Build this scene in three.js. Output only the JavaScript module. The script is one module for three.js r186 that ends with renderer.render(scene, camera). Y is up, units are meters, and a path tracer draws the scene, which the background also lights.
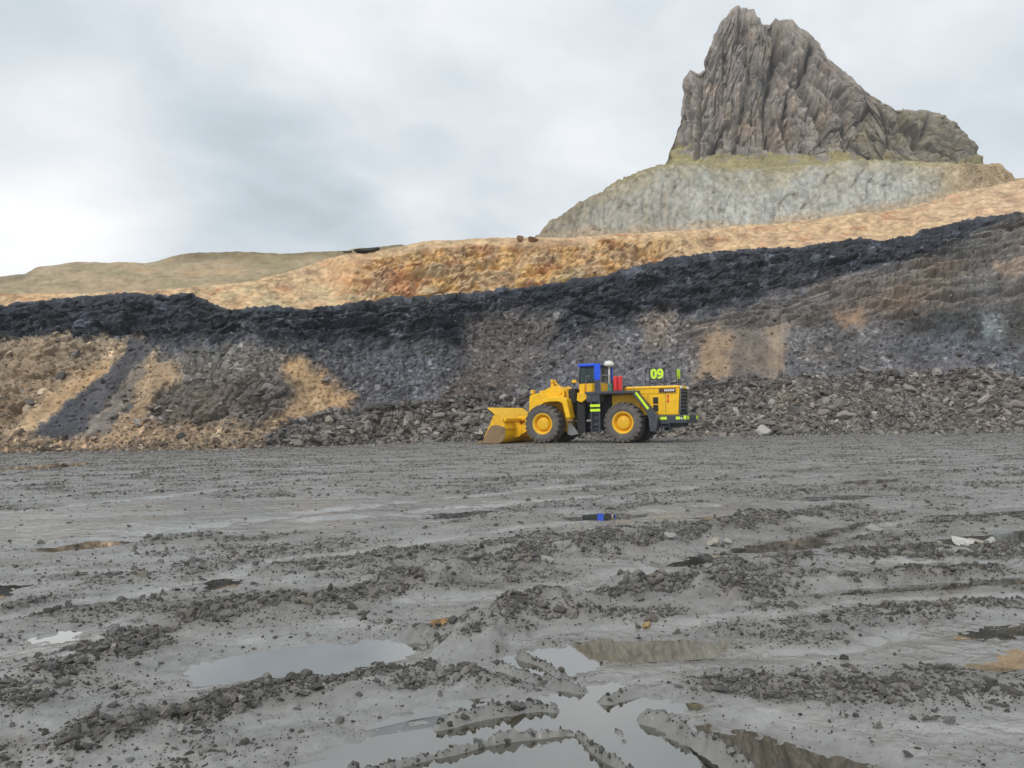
import * as THREE from 'three';
import { mergeGeometries } from 'three/addons/utils/BufferGeometryUtils.js';
import { RoundedBoxGeometry } from 'three/addons/geometries/RoundedBoxGeometry.js';
import { FontLoader } from 'three/addons/loaders/FontLoader.js';
import { TextGeometry } from 'three/addons/geometries/TextGeometry.js';

// ------------------------------------------------------------------ camera, sky, sun, exposure
const W = 1024, H = 768, FPX = 800, EYE = 1.65;
const renderer = new THREE.WebGLRenderer({ antialias: true });
renderer.setSize(W, H);
renderer.toneMapping = THREE.LinearToneMapping;
renderer.toneMappingExposure = 1.15;
renderer.shadowMap.enabled = true;
const scene = new THREE.Scene();
const camera = new THREE.PerspectiveCamera(2 * Math.atan(384 / FPX) * 180 / Math.PI, W / H, 0.1, 3000);
camera.position.set(0, EYE, 0);
camera.rotation.set(Math.atan(36 / FPX), 0, -Math.PI / 180, 'XYZ');
camera.updateMatrixWorld(true);
scene.add(camera);

const sun = new THREE.DirectionalLight(new THREE.Color(1, 0.97, 0.93), 1.5);
sun.position.set(-75, 120, 60);
sun.target.position.set(0, 0, -50);
sun.castShadow = true; sun.shadow.radius = 30; sun.shadow.mapSize.set(2048, 2048);
Object.assign(sun.shadow.camera, { left: -160, right: 160, top: 160, bottom: -160, near: 1, far: 700 });
scene.add(sun, sun.target);

// ------------------------------------------------------------------ noise
function rng(seed) { let a = seed >>> 0; return () => { a = (a + 0x6D2B79F5) | 0; let t = Math.imul(a ^ (a >>> 15), 1 | a); t = (t + Math.imul(t ^ (t >>> 7), 61 | t)) ^ t; return ((t ^ (t >>> 14)) >>> 0) / 4294967296; }; }
const PERM = new Uint8Array(1024), RND = new Float32Array(256);
{ const r = rng(7), p = [...Array(256).keys()]; for (let i = 255; i > 0; i--) { const j = Math.floor(r() * (i + 1)); [p[i], p[j]] = [p[j], p[i]]; } for (let i = 0; i < 1024; i++) PERM[i] = p[i & 255]; for (let i = 0; i < 256; i++) RND[i] = r(); }
const hash = (i, j, k) => PERM[PERM[PERM[i & 255] + (j & 255)] + (k & 255)];
const GX = new Float32Array(256), GY = new Float32Array(256), GZ = new Float32Array(256);
{ const r = rng(11); for (let i = 0; i < 256; i++) { const z = r() * 2 - 1, a = r() * 6.28318, s = Math.sqrt(1 - z * z); GX[i] = s * Math.cos(a); GY[i] = s * Math.sin(a); GZ[i] = z; } }
function noise(x, y, z = 0.37) {                        // gradient noise, about -1..1
  const i = Math.floor(x), j = Math.floor(y), k = Math.floor(z), fx = x - i, fy = y - j, fz = z - k;
  const u = fx * fx * fx * (fx * (fx * 6 - 15) + 10), v = fy * fy * fy * (fy * (fy * 6 - 15) + 10), w = fz * fz * fz * (fz * (fz * 6 - 15) + 10);
  let out = 0;
  for (let c = 0; c < 8; c++) {
    const a = c & 1, b = (c >> 1) & 1, d = c >> 2, h = hash(i + a, j + b, k + d);
    out += (a ? u : 1 - u) * (b ? v : 1 - v) * (d ? w : 1 - w) * (GX[h] * (fx - a) + GY[h] * (fy - b) + GZ[h] * (fz - d));
  }
  return out * 1.6;
}
function fbm(x, y, z, oct = 4, gain = 0.5) { let s = 0, a = 1; for (let o = 0; o < oct; o++) { s += a * noise(x, y, z + o * 17.3); x *= 2.03; y *= 2.03; z *= 2.03; a *= gain; } return s; }
function ridged(x, y, z, oct = 4) { let s = 0, a = 0.6; for (let o = 0; o < oct; o++) { s += a * (1 - 2 * Math.abs(noise(x, y, z + o * 9.1))); x *= 2.1; y *= 2.1; z *= 2.1; a *= 0.5; } return s; }
const cell = { d: 0, e: 0, id: 0, facet: 0 };
function blocks(x, y, z, tilt = 0.9) {                  // broken rock: every cell a tilted facet of its own
  const i = Math.floor(x), j = Math.floor(y), k = Math.floor(z);
  let d1 = 9, d2 = 9, id = 0, cx = 0, cy = 0, cz = 0;
  for (let c = 0; c < 27; c++) {
    const a = i + (c % 3) - 1, b = j + ((c / 3) | 0) % 3 - 1, e = k + ((c / 9) | 0) - 1, h = hash(a, b, e);
    const px = a + RND[h] - x, py = b + RND[PERM[h + 31]] - y, pz = e + RND[PERM[h + 77]] - z, dd = px * px + py * py + pz * pz;
    if (dd < d1) { d2 = d1; d1 = dd; id = h; cx = px; cy = py; cz = pz; } else if (dd < d2) d2 = dd;
  }
  cell.id = id; cell.d = Math.sqrt(d1); cell.e = Math.sqrt(d2) - cell.d;
  cell.facet = (RND[PERM[id + 5]] - 0.5) * 1.1 - (GX[id] * cx + GY[id] * cy + GZ[id] * cz) * tilt - 0.35 * Math.max(0, 1 - cell.e * 7);
  return cell;
}
const clamp = (x, a = 0, b = 1) => Math.min(b, Math.max(a, x));
const sstep = (a, b, x) => { const t = clamp((x - a) / (b - a)); return t * t * (3 - 2 * t); };
const mix = (a, b, t) => a + (b - a) * t;
function curve(points) {                                // piecewise linear y(x)
  return x => {
    if (x <= points[0][0]) return points[0][1] + (x - points[0][0]) * (points[1][1] - points[0][1]) / (points[1][0] - points[0][0]) * 0.5;
    for (let i = 1; i < points.length; i++) if (x <= points[i][0]) { const [a, b] = points[i - 1], [c, d] = points[i]; return b + (d - b) * (x - a) / (c - a); }
    const n = points.length, [a, b] = points[n - 2], [c, d] = points[n - 1]; return d + (x - c) * (d - b) / (c - a) * 0.5;
  };
}
const lin = v => { v /= 255; return v <= 0.04045 ? v / 12.92 : Math.pow((v + 0.055) / 1.055, 2.4); };
const rgb = (r, g, b, k = 1) => [lin(r) * k, lin(g) * k, lin(b) * k];

// a direction of the photograph in the world (unit depth along the lens axis)
const RM = camera.matrixWorld.elements;
function ray(px, py) { const a = (px - 512) / FPX, b = -(py - 384) / FPX; return [RM[0] * a + RM[4] * b - RM[8], RM[1] * a + RM[5] * b - RM[9], RM[2] * a + RM[6] * b - RM[10]]; }
function onFloor(px, py) { const d = ray(px, py), t = -EYE / d[1]; return [d[0] * t, d[2] * t]; }

// the sky: one overcast deck, no sun disc
function makeSky() {
  const w = 2048, h = 1024, data = new Float32Array(w * h * 4);
  const spots = [[40, 230, 0.12, 0.27, 0.75], [85, 92, 0.09, 0.16, 0.6], [20, 20, 0.12, -0.05, 0.7], [30, 150, 0.07, -0.06, 0.5], [420, 215, 0.06, 0.10, 1], [600, 190, 0.16, 0.08, 0.9], [790, 70, 0.14, 0.03, 1], [300, 190, 0.2, -0.065, 0.5], [500, 130, 0.2, -0.04, 0.6], [90, 10, 0.16, -0.06, 0.6], [170, 150, 0.08, -0.05, 0.7], [960, 60, 0.2, -0.04, 1], [410, 60, 0.2, 0.035, 0.5]].map(([px, py, r, g, s]) => { const d = ray(px, py), l = Math.hypot(...d); return [d[0] / l, d[1] / l, d[2] / l, r, g, s]; });
  for (let j = 0; j < h; j++) for (let i = 0; i < w; i++) {
    const th = ((i + 0.5) / w - 0.5) * 2 * Math.PI, ph = ((j + 0.5) / h - 0.5) * Math.PI;
    const x = Math.cos(ph) * Math.cos(th), y = Math.sin(ph), z = Math.cos(ph) * Math.sin(th);
    const q = 1 / (Math.abs(y) + 0.22), nx = x * q, nz = z * q;
    const n = fbm(nx * 1.1, nz * 1.1, 3.1, 5, 0.5), m = fbm(nx * 2.6 + 9 + 0.5 * n, nz * 2.6, 8.7, 5, 0.55);
    let v = 0.715 + 0.07 * n + 0.1 * m;
    for (const [a, b, c, r, g, s] of spots) {
      const dx = (x - a), dy = (y - b) / s, dz = (z - c), dd = Math.sqrt(dx * dx + dy * dy + dz * dz) + 0.35 * r * m * 0.5 + 0.2 * r * n;
      v += g * Math.exp(-Math.pow(Math.max(0, dd) / r, 2));
    }
    const bright = clamp((v - 0.6) / 0.3), o = (j * w + i) * 4;
    data[o] = v * mix(0.88, 0.99, bright); data[o + 1] = v * mix(0.985, 1.0, bright); data[o + 2] = v * mix(1.07, 1.015, bright); data[o + 3] = 1;
  }
  const t = new THREE.DataTexture(data, w, h, THREE.RGBAFormat, THREE.FloatType);
  t.mapping = THREE.EquirectangularReflectionMapping; t.magFilter = THREE.LinearFilter; t.minFilter = THREE.LinearFilter; t.needsUpdate = true;
  return t;
}
scene.background = scene.environment = makeSky();
scene.fog = new THREE.FogExp2(new THREE.Color(0.72, 0.76, 0.8), 0.0003);

// ------------------------------------------------------------------ helpers
const taken = new Map();
function numbered(name) { const n = taken.get(name) ?? 0; taken.set(name, n + 1); return n ? `${name}_${String(n).padStart(3, '0')}` : name; }
const shaded = m => { m.castShadow = m.receiveShadow = true; return m; };
function structure(name, geometry, material) { const m = shaded(new THREE.Mesh(geometry, material)); m.name = numbered(name); m.userData = { kind: 'structure' }; scene.add(m); return m; }
function grid(nx, ny, pos, col, uv, uv1) {
  const g = new THREE.BufferGeometry(), idx = new Uint32Array((nx - 1) * (ny - 1) * 6);
  let o = 0;
  for (let j = 0; j < ny - 1; j++) for (let i = 0; i < nx - 1; i++) { const a = j * nx + i, b = a + 1, c = a + nx, d = c + 1; idx[o++] = a; idx[o++] = b; idx[o++] = d; idx[o++] = a; idx[o++] = d; idx[o++] = c; }
  g.setAttribute('position', new THREE.BufferAttribute(pos, 3));
  if (col) g.setAttribute('color', new THREE.BufferAttribute(col, 3));
  if (uv) g.setAttribute('uv', new THREE.BufferAttribute(uv, 2));
  if (uv1) g.setAttribute('uv1', new THREE.BufferAttribute(uv1, 2));
  g.setIndex(new THREE.BufferAttribute(idx, 1)); g.computeVertexNormals();
  return g;
}
function tile(size, f, srgb = false) {                  // tileable texture from f(u, v) in 0..1
  const data = new Uint8Array(size * size * 4);
  for (let j = 0; j < size; j++) for (let i = 0; i < size; i++) { const v = f(i / size, j / size), o = (j * size + i) * 4, c = Array.isArray(v) ? v : [v, v, v]; for (let k = 0; k < 3; k++) data[o + k] = clamp(c[k]) * 255; data[o + 3] = 255; }
  const t = new THREE.DataTexture(data, size, size); t.wrapS = t.wrapT = THREE.RepeatWrapping; t.magFilter = THREE.LinearFilter; t.minFilter = THREE.LinearMipmapLinearFilter; t.generateMipmaps = true; if (srgb) t.colorSpace = THREE.SRGBColorSpace; t.needsUpdate = true; return t;
}
function torus(u, v, f, oct, seed) {                    // noise that closes on itself, f features a side
  let s = 0, a = 1;
  for (let o = 0; o < oct; o++) { const x = u * f, y = v * f, bx = sstep(0.8, 1, u), by = sstep(0.8, 1, v); const n = (p, q) => noise(p, q, seed + o * 5.3); s += a * mix(mix(n(x, y), n(x - f, y), bx), mix(n(x, y - f), n(x - f, y - f), bx), by); f *= 2; a *= 0.55; }
  return s;
}
const gritTexture = tile(512, (u, v) => 0.5 + 0.28 * torus(u, v, 12, 6, 2.2));
const rockTexture = tile(512, (u, v) => 0.5 + 0.3 * torus(u, v, 8, 6, 6.1));
const ramp = tile(256, u => u); ramp.wrapS = ramp.wrapT = THREE.ClampToEdgeWrapping; ramp.channel = 1;

// ------------------------------------------------------------------ pit floor: ruts, rubble ridges, hollows that hold water
const toFloor = pts => pts.map(([x, y]) => onFloor(x, y));
const RIDGES = [ // photo polyline, width m, height m, rubble 0..1
  [[[415, 582], [480, 570], [560, 553], [640, 545], [700, 535], [760, 523], [830, 512]], 0.5, 0.17, 1],
  [[[440, 640], [500, 622], [560, 606], [640, 598], [720, 594]], 0.42, 0.17, 1],
  [[[700, 600], [800, 588], [900, 582], [1040, 572]], 0.45, 0.10, 0.9],
  [[[740, 572], [830, 562], [900, 556], [1040, 556]], 0.42, 0.10, 1],
  [[[20, 690], [90, 660], [140, 634], [250, 606], [330, 599], [420, 590]], 0.45, 0.08, 0.9],
  [[[100, 740], [200, 706], [300, 688], [420, 684], [510, 686]], 0.3, 0.07, 1],
  [[[190, 568], [300, 570], [400, 556], [470, 553]], 0.5, 0.05, 0.7],
  [[[560, 620], [640, 622], [760, 618], [860, 612], [960, 606]], 0.4, 0.05, 0.8],
  [[[680, 690], [740, 684], [800, 690], [880, 694], [960, 688], [1030, 694]], 0.28, 0.035, 0.75],
  [[[860, 520], [920, 522], [1030, 520]], 0.6, 0.07, 0.8],
  [[[520, 545], [600, 538], [660, 528]], 0.6, 0.06, 0.8],
  [[[350, 776], [400, 765], [450, 753], [479, 744], [508, 738], [538, 735], [567, 732], [577, 733], [591, 746], [608, 758], [626, 768], [650, 785]], 0.028, 0.085, 0.5],
  [[[643, 719], [661, 722], [684, 737], [705, 746], [728, 760], [752, 776]], 0.04, 0.085, 0.5],
  [[[440, 727], [479, 716], [508, 711], [538, 707], [553, 709]], 0.038, 0.07, 0.7],
  [[[520, 656], [541, 664], [561, 676]], 0.028, 0.07, 0.5],
  [[[500, 666], [535, 679], [580, 690]], 0.04, 0.05, 0.6],
  [[[606, 700], [620, 694], [634, 689]], 0.045, 0.05, 0.4],
  [[[616, 728], [626, 746]], 0.03, 0.035, 0.3],
  [[[420, 602], [560, 587], [700, 562], [830, 536], [960, 514], [1060, 500]], 0.2, -0.05, 0], [[[520, 642], [700, 626], [860, 606], [1060, 590]], 0.16, -0.045, 0], [[[600, 672], [800, 652], [1060, 622]], 0.14, -0.04, 0], [[[300, 522], [520, 503], [760, 480], [1040, 462]], 0.3, -0.06, 0], [[[60, 545], [400, 503], [700, 473], [1040, 452]], 0.3, -0.06, 0], [[[-60, 625], [100, 600], [300, 560], [520, 528], [760, 500]], 0.22, -0.05, 0], [[[-60, 520], [200, 492], [500, 468], [800, 452]], 0.35, -0.06, 0], [[[250, 470], [560, 458], [900, 450]], 0.4, -0.06, 0],
  [[[400, 492], [560, 482], [700, 470]], 0.7, 0.05, 0.25], [[[60, 500], [240, 488], [420, 476]], 0.7, 0.05, 0.3], [[[300, 462], [480, 456], [700, 452]], 0.8, 0.06, 0.2],
  [[[560, 505], [760, 492], [960, 485]], 0.7, 0.05, 0.4], [[[-60, 560], [60, 545], [200, 536]], 0.5, 0.05, 0.5],
].map(([p, w, h, r]) => { const q = toFloor(p), R = w * 2.6 + 0.25; return { q, w, h, r, R, x0: Math.min(...q.map(a => a[0])) - R, x1: Math.max(...q.map(a => a[0])) + R, z0: Math.min(...q.map(a => a[1])) - R, z1: Math.max(...q.map(a => a[1])) + R }; });
const POOLS = [ // photo outline, how ragged its shore is (m)
  [[[270, 785], [325, 754], [380, 731], [440, 719], [500, 712], [538, 695], [567, 686], [596, 682], [626, 686], [616, 697], [655, 700], [692, 703], [684, 710], [648, 719], [676, 735], [706, 750], [730, 775], [735, 840], [190, 840]], 0.05],
  [[[375, 724], [420, 709], [479, 700], [496, 704], [450, 715], [395, 727]], 0.04],
  [[[493, 663], [523, 652], [547, 649], [596, 640], [655, 639], [731, 640], [712, 656], [626, 659], [598, 662], [567, 674], [538, 681], [505, 671]], 0.05],
  [[[700, 728], [725, 727], [746, 732], [770, 739], [812, 752], [865, 765], [960, 800], [780, 805], [740, 772], [712, 745]], 0.04],
  [[[185, 668], [240, 655], [300, 646], [380, 640], [425, 642], [400, 655], [340, 670], [280, 679], [205, 681]], 0.07],
  [[[422, 623], [440, 618], [472, 617], [474, 625], [436, 629]], 0.05], [[[528, 594], [545, 590], [577, 590], [570, 597], [535, 598]], 0.06],
  [[[560, 517], [600, 513], [640, 514], [625, 519], [575, 520]], 0.2],
  [[[735, 549], [780, 540], [826, 534], [828, 544], [790, 549], [750, 552]], 0.12], [[[672, 565], [700, 553], [738, 550], [720, 558], [690, 566]], 0.1],
  [[[790, 596], [860, 588], [950, 582], [1060, 574], [1060, 579], [950, 587], [860, 593]], 0.06],
  [[[925, 543], [960, 536], [1060, 528], [1060, 540], [985, 543], [940, 548]], 0.12],
  [[[685, 518], [760, 513], [850, 503], [858, 507], [800, 515], [720, 520]], 0.2], [[[795, 498], [840, 494], [885, 495], [860, 499], [810, 500]], 0.25], [[[838, 482], [880, 479], [906, 477], [895, 482], [850, 484]], 0.25],
  [[[930, 516], [1060, 508], [1060, 512], [960, 519]], 0.2],
  [[[30, 638], [60, 631], [82, 631], [70, 638], [40, 641]], 0.07], [[[30, 549], [90, 541], [140, 540], [110, 546], [60, 551]], 0.15], [[[-40, 600], [-5, 585], [25, 584], [5, 594], [-20, 604]], 0.1],
  [[[955, 634], [1010, 624], [1060, 622], [1060, 634], [990, 637]], 0.06], [[[975, 665], [1010, 652], [1060, 642], [1060, 655], [1000, 668]], 0.06],
  [[[196, 585], [220, 579], [244, 579], [236, 585], [210, 588]], 0.08], [[[415, 518], [450, 512], [495, 509], [480, 514], [440, 519]], 0.25],
  [[[820, 532], [860, 521], [880, 520], [850, 530], [828, 535]], 0.15], [[[-30, 470], [60, 463], [110, 462], [40, 470]], 0.5], [[[430, 560], [470, 556], [500, 556], [470, 561]], 0.12],
].map(([p, rag]) => { const q = toFloor(p), R = 0.35; const zm = q.reduce((s, a) => s + a[1], 0) / q.length; return { q, rag, zm, x0: Math.min(...q.map(a => a[0])) - R, x1: Math.max(...q.map(a => a[0])) + R, z0: Math.min(...q.map(a => a[1])) - R, z1: Math.max(...q.map(a => a[1])) + R }; });
const SLICK = [ // smooth wet mud between the ridges
  [[470, 607], [530, 585], [600, 572], [690, 556], [735, 552], [690, 572], [640, 590], [560, 600]],
  [[700, 668], [760, 650], [850, 636], [980, 620], [1060, 600], [1060, 690], [960, 672], [820, 676], [730, 682]],
  [[690, 715], [760, 706], [860, 712], [1060, 706], [1060, 800], [960, 800], [860, 762], [760, 732]],
  [[560, 528], [640, 508], [760, 500], [800, 505], [700, 522], [600, 540]], [[150, 690], [260, 655], [440, 632], [500, 640], [470, 668], [330, 684], [200, 700]],
  [[-40, 660], [60, 632], [140, 612], [180, 618], [90, 660], [-10, 720]], [[830, 575], [900, 560], [1060, 552], [1060, 566], [900, 575]],
  [[420, 696], [520, 690], [620, 676], [700, 664], [700, 700], [600, 720], [420, 740]], [[-60, 520], [150, 500], [380, 498], [520, 500], [420, 530], [200, 536], [-60, 560]],
].map(p => { const q = toFloor(p); return { q, x0: Math.min(...q.map(a => a[0])), x1: Math.max(...q.map(a => a[0])), z0: Math.min(...q.map(a => a[1])), z1: Math.max(...q.map(a => a[1])) }; });
function polyDist(q, x, z) {                            // signed distance, positive inside
  let d = 1e9, s = -1;
  for (let i = 0, j = q.length - 1; i < q.length; j = i++) {
    const [ax, az] = q[j], [bx, bz] = q[i], ex = bx - ax, ez = bz - az, wx = x - ax, wz = z - az, t = clamp((wx * ex + wz * ez) / (ex * ex + ez * ez));
    const dx = wx - ex * t, dz = wz - ez * t; d = Math.min(d, dx * dx + dz * dz);
    if ((az > z) !== (bz > z) && x < (bx - ax) * (z - az) / (bz - az) + ax) s = -s;
  }
  return s * Math.sqrt(d);
}
function lineDist(q, x, z) { let d = 1e9; for (let i = 1; i < q.length; i++) { const [ax, az] = q[i - 1], ex = q[i][0] - ax, ez = q[i][1] - az, t = clamp(((x - ax) * ex + (z - az) * ez) / (ex * ex + ez * ez)), dx = x - ax - ex * t, dz = z - az - ez * t; d = Math.min(d, dx * dx + dz * dz); } return Math.sqrt(d); }
const LEVEL = -0.012;
const FL = { h: 0, rub: 0, slick: 0, wet: 0, rut: 0 };
function floorAt(x, z) {
  const dep = -z, far = sstep(8, 22, dep), calm = 1 - sstep(40, 48, dep);
  const wx = 0.22 * noise(x * 1.3, z * 1.3, 4.4) + 0.07 * noise(x * 5, z * 5, 1.4), wz = 0.22 * noise(x * 1.3, z * 1.3, 14.4) + 0.07 * noise(x * 5, z * 5, 11.4);
  const big = fbm(x * 0.22 + 3, z * 0.22, 1.7, 3), rut = noise(x * 0.09 + z * 0.05, z * 0.75 + x * 0.09, 5.5) + 0.6 * noise(x * 0.2 + z * 0.1, z * 2.1 + x * 0.25, 2.5);
  let h = 0.012 + 0.012 * big + calm * (0.006 + 0.012 * far) * rut, rub = 0, slick = 0;
  for (const s of SLICK) if (x > s.x0 - 0.3 && x < s.x1 + 0.3 && z > s.z0 - 0.3 && z < s.z1 + 0.3) slick = Math.max(slick, sstep(-0.12, 0.18, polyDist(s.q, x + wx, z + wz)));
  const patch = sstep(-0.25, 0.7, fbm(x * 0.7, z * 0.9, 9.3, 5, 0.62) + 0.1 + 0.25 * rut);
  rub = patch * 0.62 * (1 - 0.75 * slick);
  let thin = 0, thinRub = 0;
  for (const r of RIDGES) if (x > r.x0 && x < r.x1 && z > r.z0 && z < r.z1) {
    const k = r.w < 0.1 ? 0.12 : 1, d = lineDist(r.q, x + wx * k, z + wz * k) / r.w; if (d > 2.6) continue;
    const g = Math.exp(-d * d * 1.3), lump = k < 1 ? 0.95 + 0.3 * noise(x * 8, z * 8, 8.1) + 0.25 * noise(x * 21, z * 21, 3.3) : 0.75 + 0.7 * noise(x * 2.2, z * 2.2, 3.3) + 0.35 * noise(x * 6, z * 6, 8.8);
    h += r.h * g * Math.max(0.15, lump); if (r.h < 0) { slick = Math.max(slick, sstep(0.25, 0.7, g)); rub *= 1 - 0.75 * g; } else rub = Math.max(rub, r.r * sstep(0.1, 0.75, g * (0.85 + 0.75 * noise(x * 2.2, z * 2.2, 6.6) + 0.45 * noise(x * 7, z * 7, 16.6))));
    if (k < 1) { thin = Math.max(thin, g * Math.max(0.2, lump) * r.h); thinRub = Math.max(thinRub, r.r * sstep(0.2, 0.7, g)); }
  }
  if (dep < 30) {
    const b1 = rub > 0.03 ? blocks(x * 7, h * 6, z * 7).facet * 0.022 : 0, b2 = rub > 0.03 ? blocks(x * 19 + 5, 0.3, z * 19).facet * 0.010 : 0;
    h += rub * (b1 + b2) + (0.009 * noise(x * 5, z * 5, 2.2) + 0.006 * noise(x * 15, z * 15, 12.2) + 0.003 * noise(x * 34, z * 34, 22.2)) * (1 - 0.65 * slick);
  } else h += rub * 0.03 * blocks(x * 3, 0.2, z * 3).facet * calm;
  FL.wet = 0;
  let sd = -9;
  for (const p of POOLS) if (x > p.x0 && x < p.x1 && z > p.z0 && z < p.z1) sd = Math.max(sd, polyDist(p.q, x, z) + p.rag * (1.1 * noise(x * 2.4 / (0.4 + p.rag * 3), z * 2.4 / (0.4 + p.rag * 3), 7.7) + 0.6 * noise(x * 13, z * 13, 4.2)));
  if (sd > -0.3) {
    const fringe = (0.007 * noise(x * 6, z * 6, 71) + 0.006 * noise(x * 15, z * 15, 75) + 0.004 * noise(x * 37, z * 37, 79)) * sstep(0.5, 0.1, Math.abs(sd)), inside = LEVEL - 0.002 - Math.min(0.05, 0.1 * sd) + fringe + thin, shore = mix(LEVEL - 0.002 - 0.05 * sd + fringe + thin, Math.max(h, LEVEL + 0.01), sstep(0.02, 0.3, -sd));
    h = sd > 0 ? inside : shore;
    const w = sstep(-0.3, 0.0, sd); FL.wet = w; rub = Math.max(rub * (1 - 0.7 * w), thinRub); if (thinRub > 0.02) { h += thinRub * (0.02 * blocks(x * 12, 0.4, z * 12).facet + 0.012 * noise(x * 34, z * 34, 9)); FL.wet *= 1 - 0.6 * thinRub; }
  }
  FL.h = h; FL.rub = rub; FL.slick = slick; FL.rut = rut;
  return FL;
}
{
  const us = [], zs = [];
  for (let u = -1.02; u <= 1.0201; u += 0.00225) us.push(u);
  for (let k = 1, u = 1.02; k < 22; k++) { u *= 1.21; us.push(u); us.unshift(-u); }
  for (let d = 2.6; d < 80; d *= 1.0052) zs.push(-d);
  for (const d of [84, 92, 105, 130]) zs.push(-d);
  for (const d of [2.3, 1.8, 1.2, 0.5, -1, -3, -7, -15, -30, -60]) zs.unshift(-d);
  const nx = us.length, ny = zs.length, pos = new Float32Array(nx * ny * 3), col = new Float32Array(nx * ny * 3), uv = new Float32Array(nx * ny * 2), uv1 = new Float32Array(nx * ny * 2);
  const mud = [0.185, 0.178, 0.163], dry = [0.232, 0.229, 0.218], dark = [0.118, 0.108, 0.094], earth = [0.138, 0.119, 0.096];
  for (let j = 0; j < ny; j++) for (let i = 0; i < nx; i++) {
    const z = zs[j], x = us[i] * (Math.abs(z) + 1.2), o = j * nx + i, f = floorAt(x, z);
    pos[o * 3] = x; pos[o * 3 + 1] = f.h; pos[o * 3 + 2] = z; uv[o * 2] = x / 1.7; uv[o * 2 + 1] = z / 1.7;
    const t1 = sstep(-0.45, 0.5, fbm(x * 0.35, z * 0.5, 21, 3) + 0.4 * f.rut), t2 = sstep(0.1, 0.8, fbm(x * 0.9, z * 1.3, 33, 3));
    const streak = noise(x * 0.06 + z * 0.03, z * 1.3 + x * 0.14, 61) + 0.7 * noise(x * 0.15, z * 3 + x * 0.4, 67), sp = (1 + 0.3 * noise(x * 24, z * 24, 3) * (0.3 + f.rub) + 0.2 * noise(x * 9, z * 12, 7) * (1 - 0.5 * f.slick) + 0.16 * noise(x * 4.1, z * 7, 13) + 0.18 * fbm(x * 1.3, z * 2.0, 83, 4, 0.6)) * (1 + 0.13 * streak);
    for (let k = 0; k < 3; k++) {
      let c = mix(mud[k], dry[k], t1 * 0.9); c = mix(c, earth[k], t2 * 0.6); c = mix(c, dark[k], f.rub * 0.7); c = mix(c, dry[k] * 1.12, f.slick * 0.8 * (1 - f.rub)); c = mix(c, mud[k] * 0.85, f.wet * 0.6);
      col[o * 3 + k] = c * sp;
    }
    const rough = mix(mix(0.5, 0.17, f.slick), 0.85, f.rub);
    uv1[o * 2] = mix(rough, 0.14, f.wet * 0.8) + 0.1 * noise(x * 2.3, z * 3.1, 40); uv1[o * 2 + 1] = 0.5;
  }
  const m = new THREE.MeshStandardMaterial({ vertexColors: true, roughness: 1, roughnessMap: ramp, bumpMap: gritTexture, bumpScale: 0.02 });
  structure('pit_floor', grid(nx, ny, pos, col, uv, uv1), m);
}
const waterMaterial = new THREE.MeshPhysicalMaterial({ color: new THREE.Color(0.062, 0.056, 0.040), roughness: 0.02, ior: 2.33, clearcoat: 0.65, clearcoatRoughness: 0.02 });
for (const p of POOLS) {
  const cx = p.q.reduce((s, a) => s + a[0], 0) / p.q.length, cz = p.q.reduce((s, a) => s + a[1], 0) / p.q.length;
  const sh = new THREE.Shape(p.q.map(([x, z]) => { const l = Math.hypot(x - cx, z - cz), k = 1 + Math.min(0.22, 0.1 + p.rag) / l; return new THREE.Vector2(cx + (x - cx) * k, -(cz + (z - cz) * k)); }));
  const g = new THREE.ShapeGeometry(sh); g.rotateX(-Math.PI / 2); g.translate(0, LEVEL, 0);
  structure('puddle', g, waterMaterial);
}
console.log('floor built');

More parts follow.
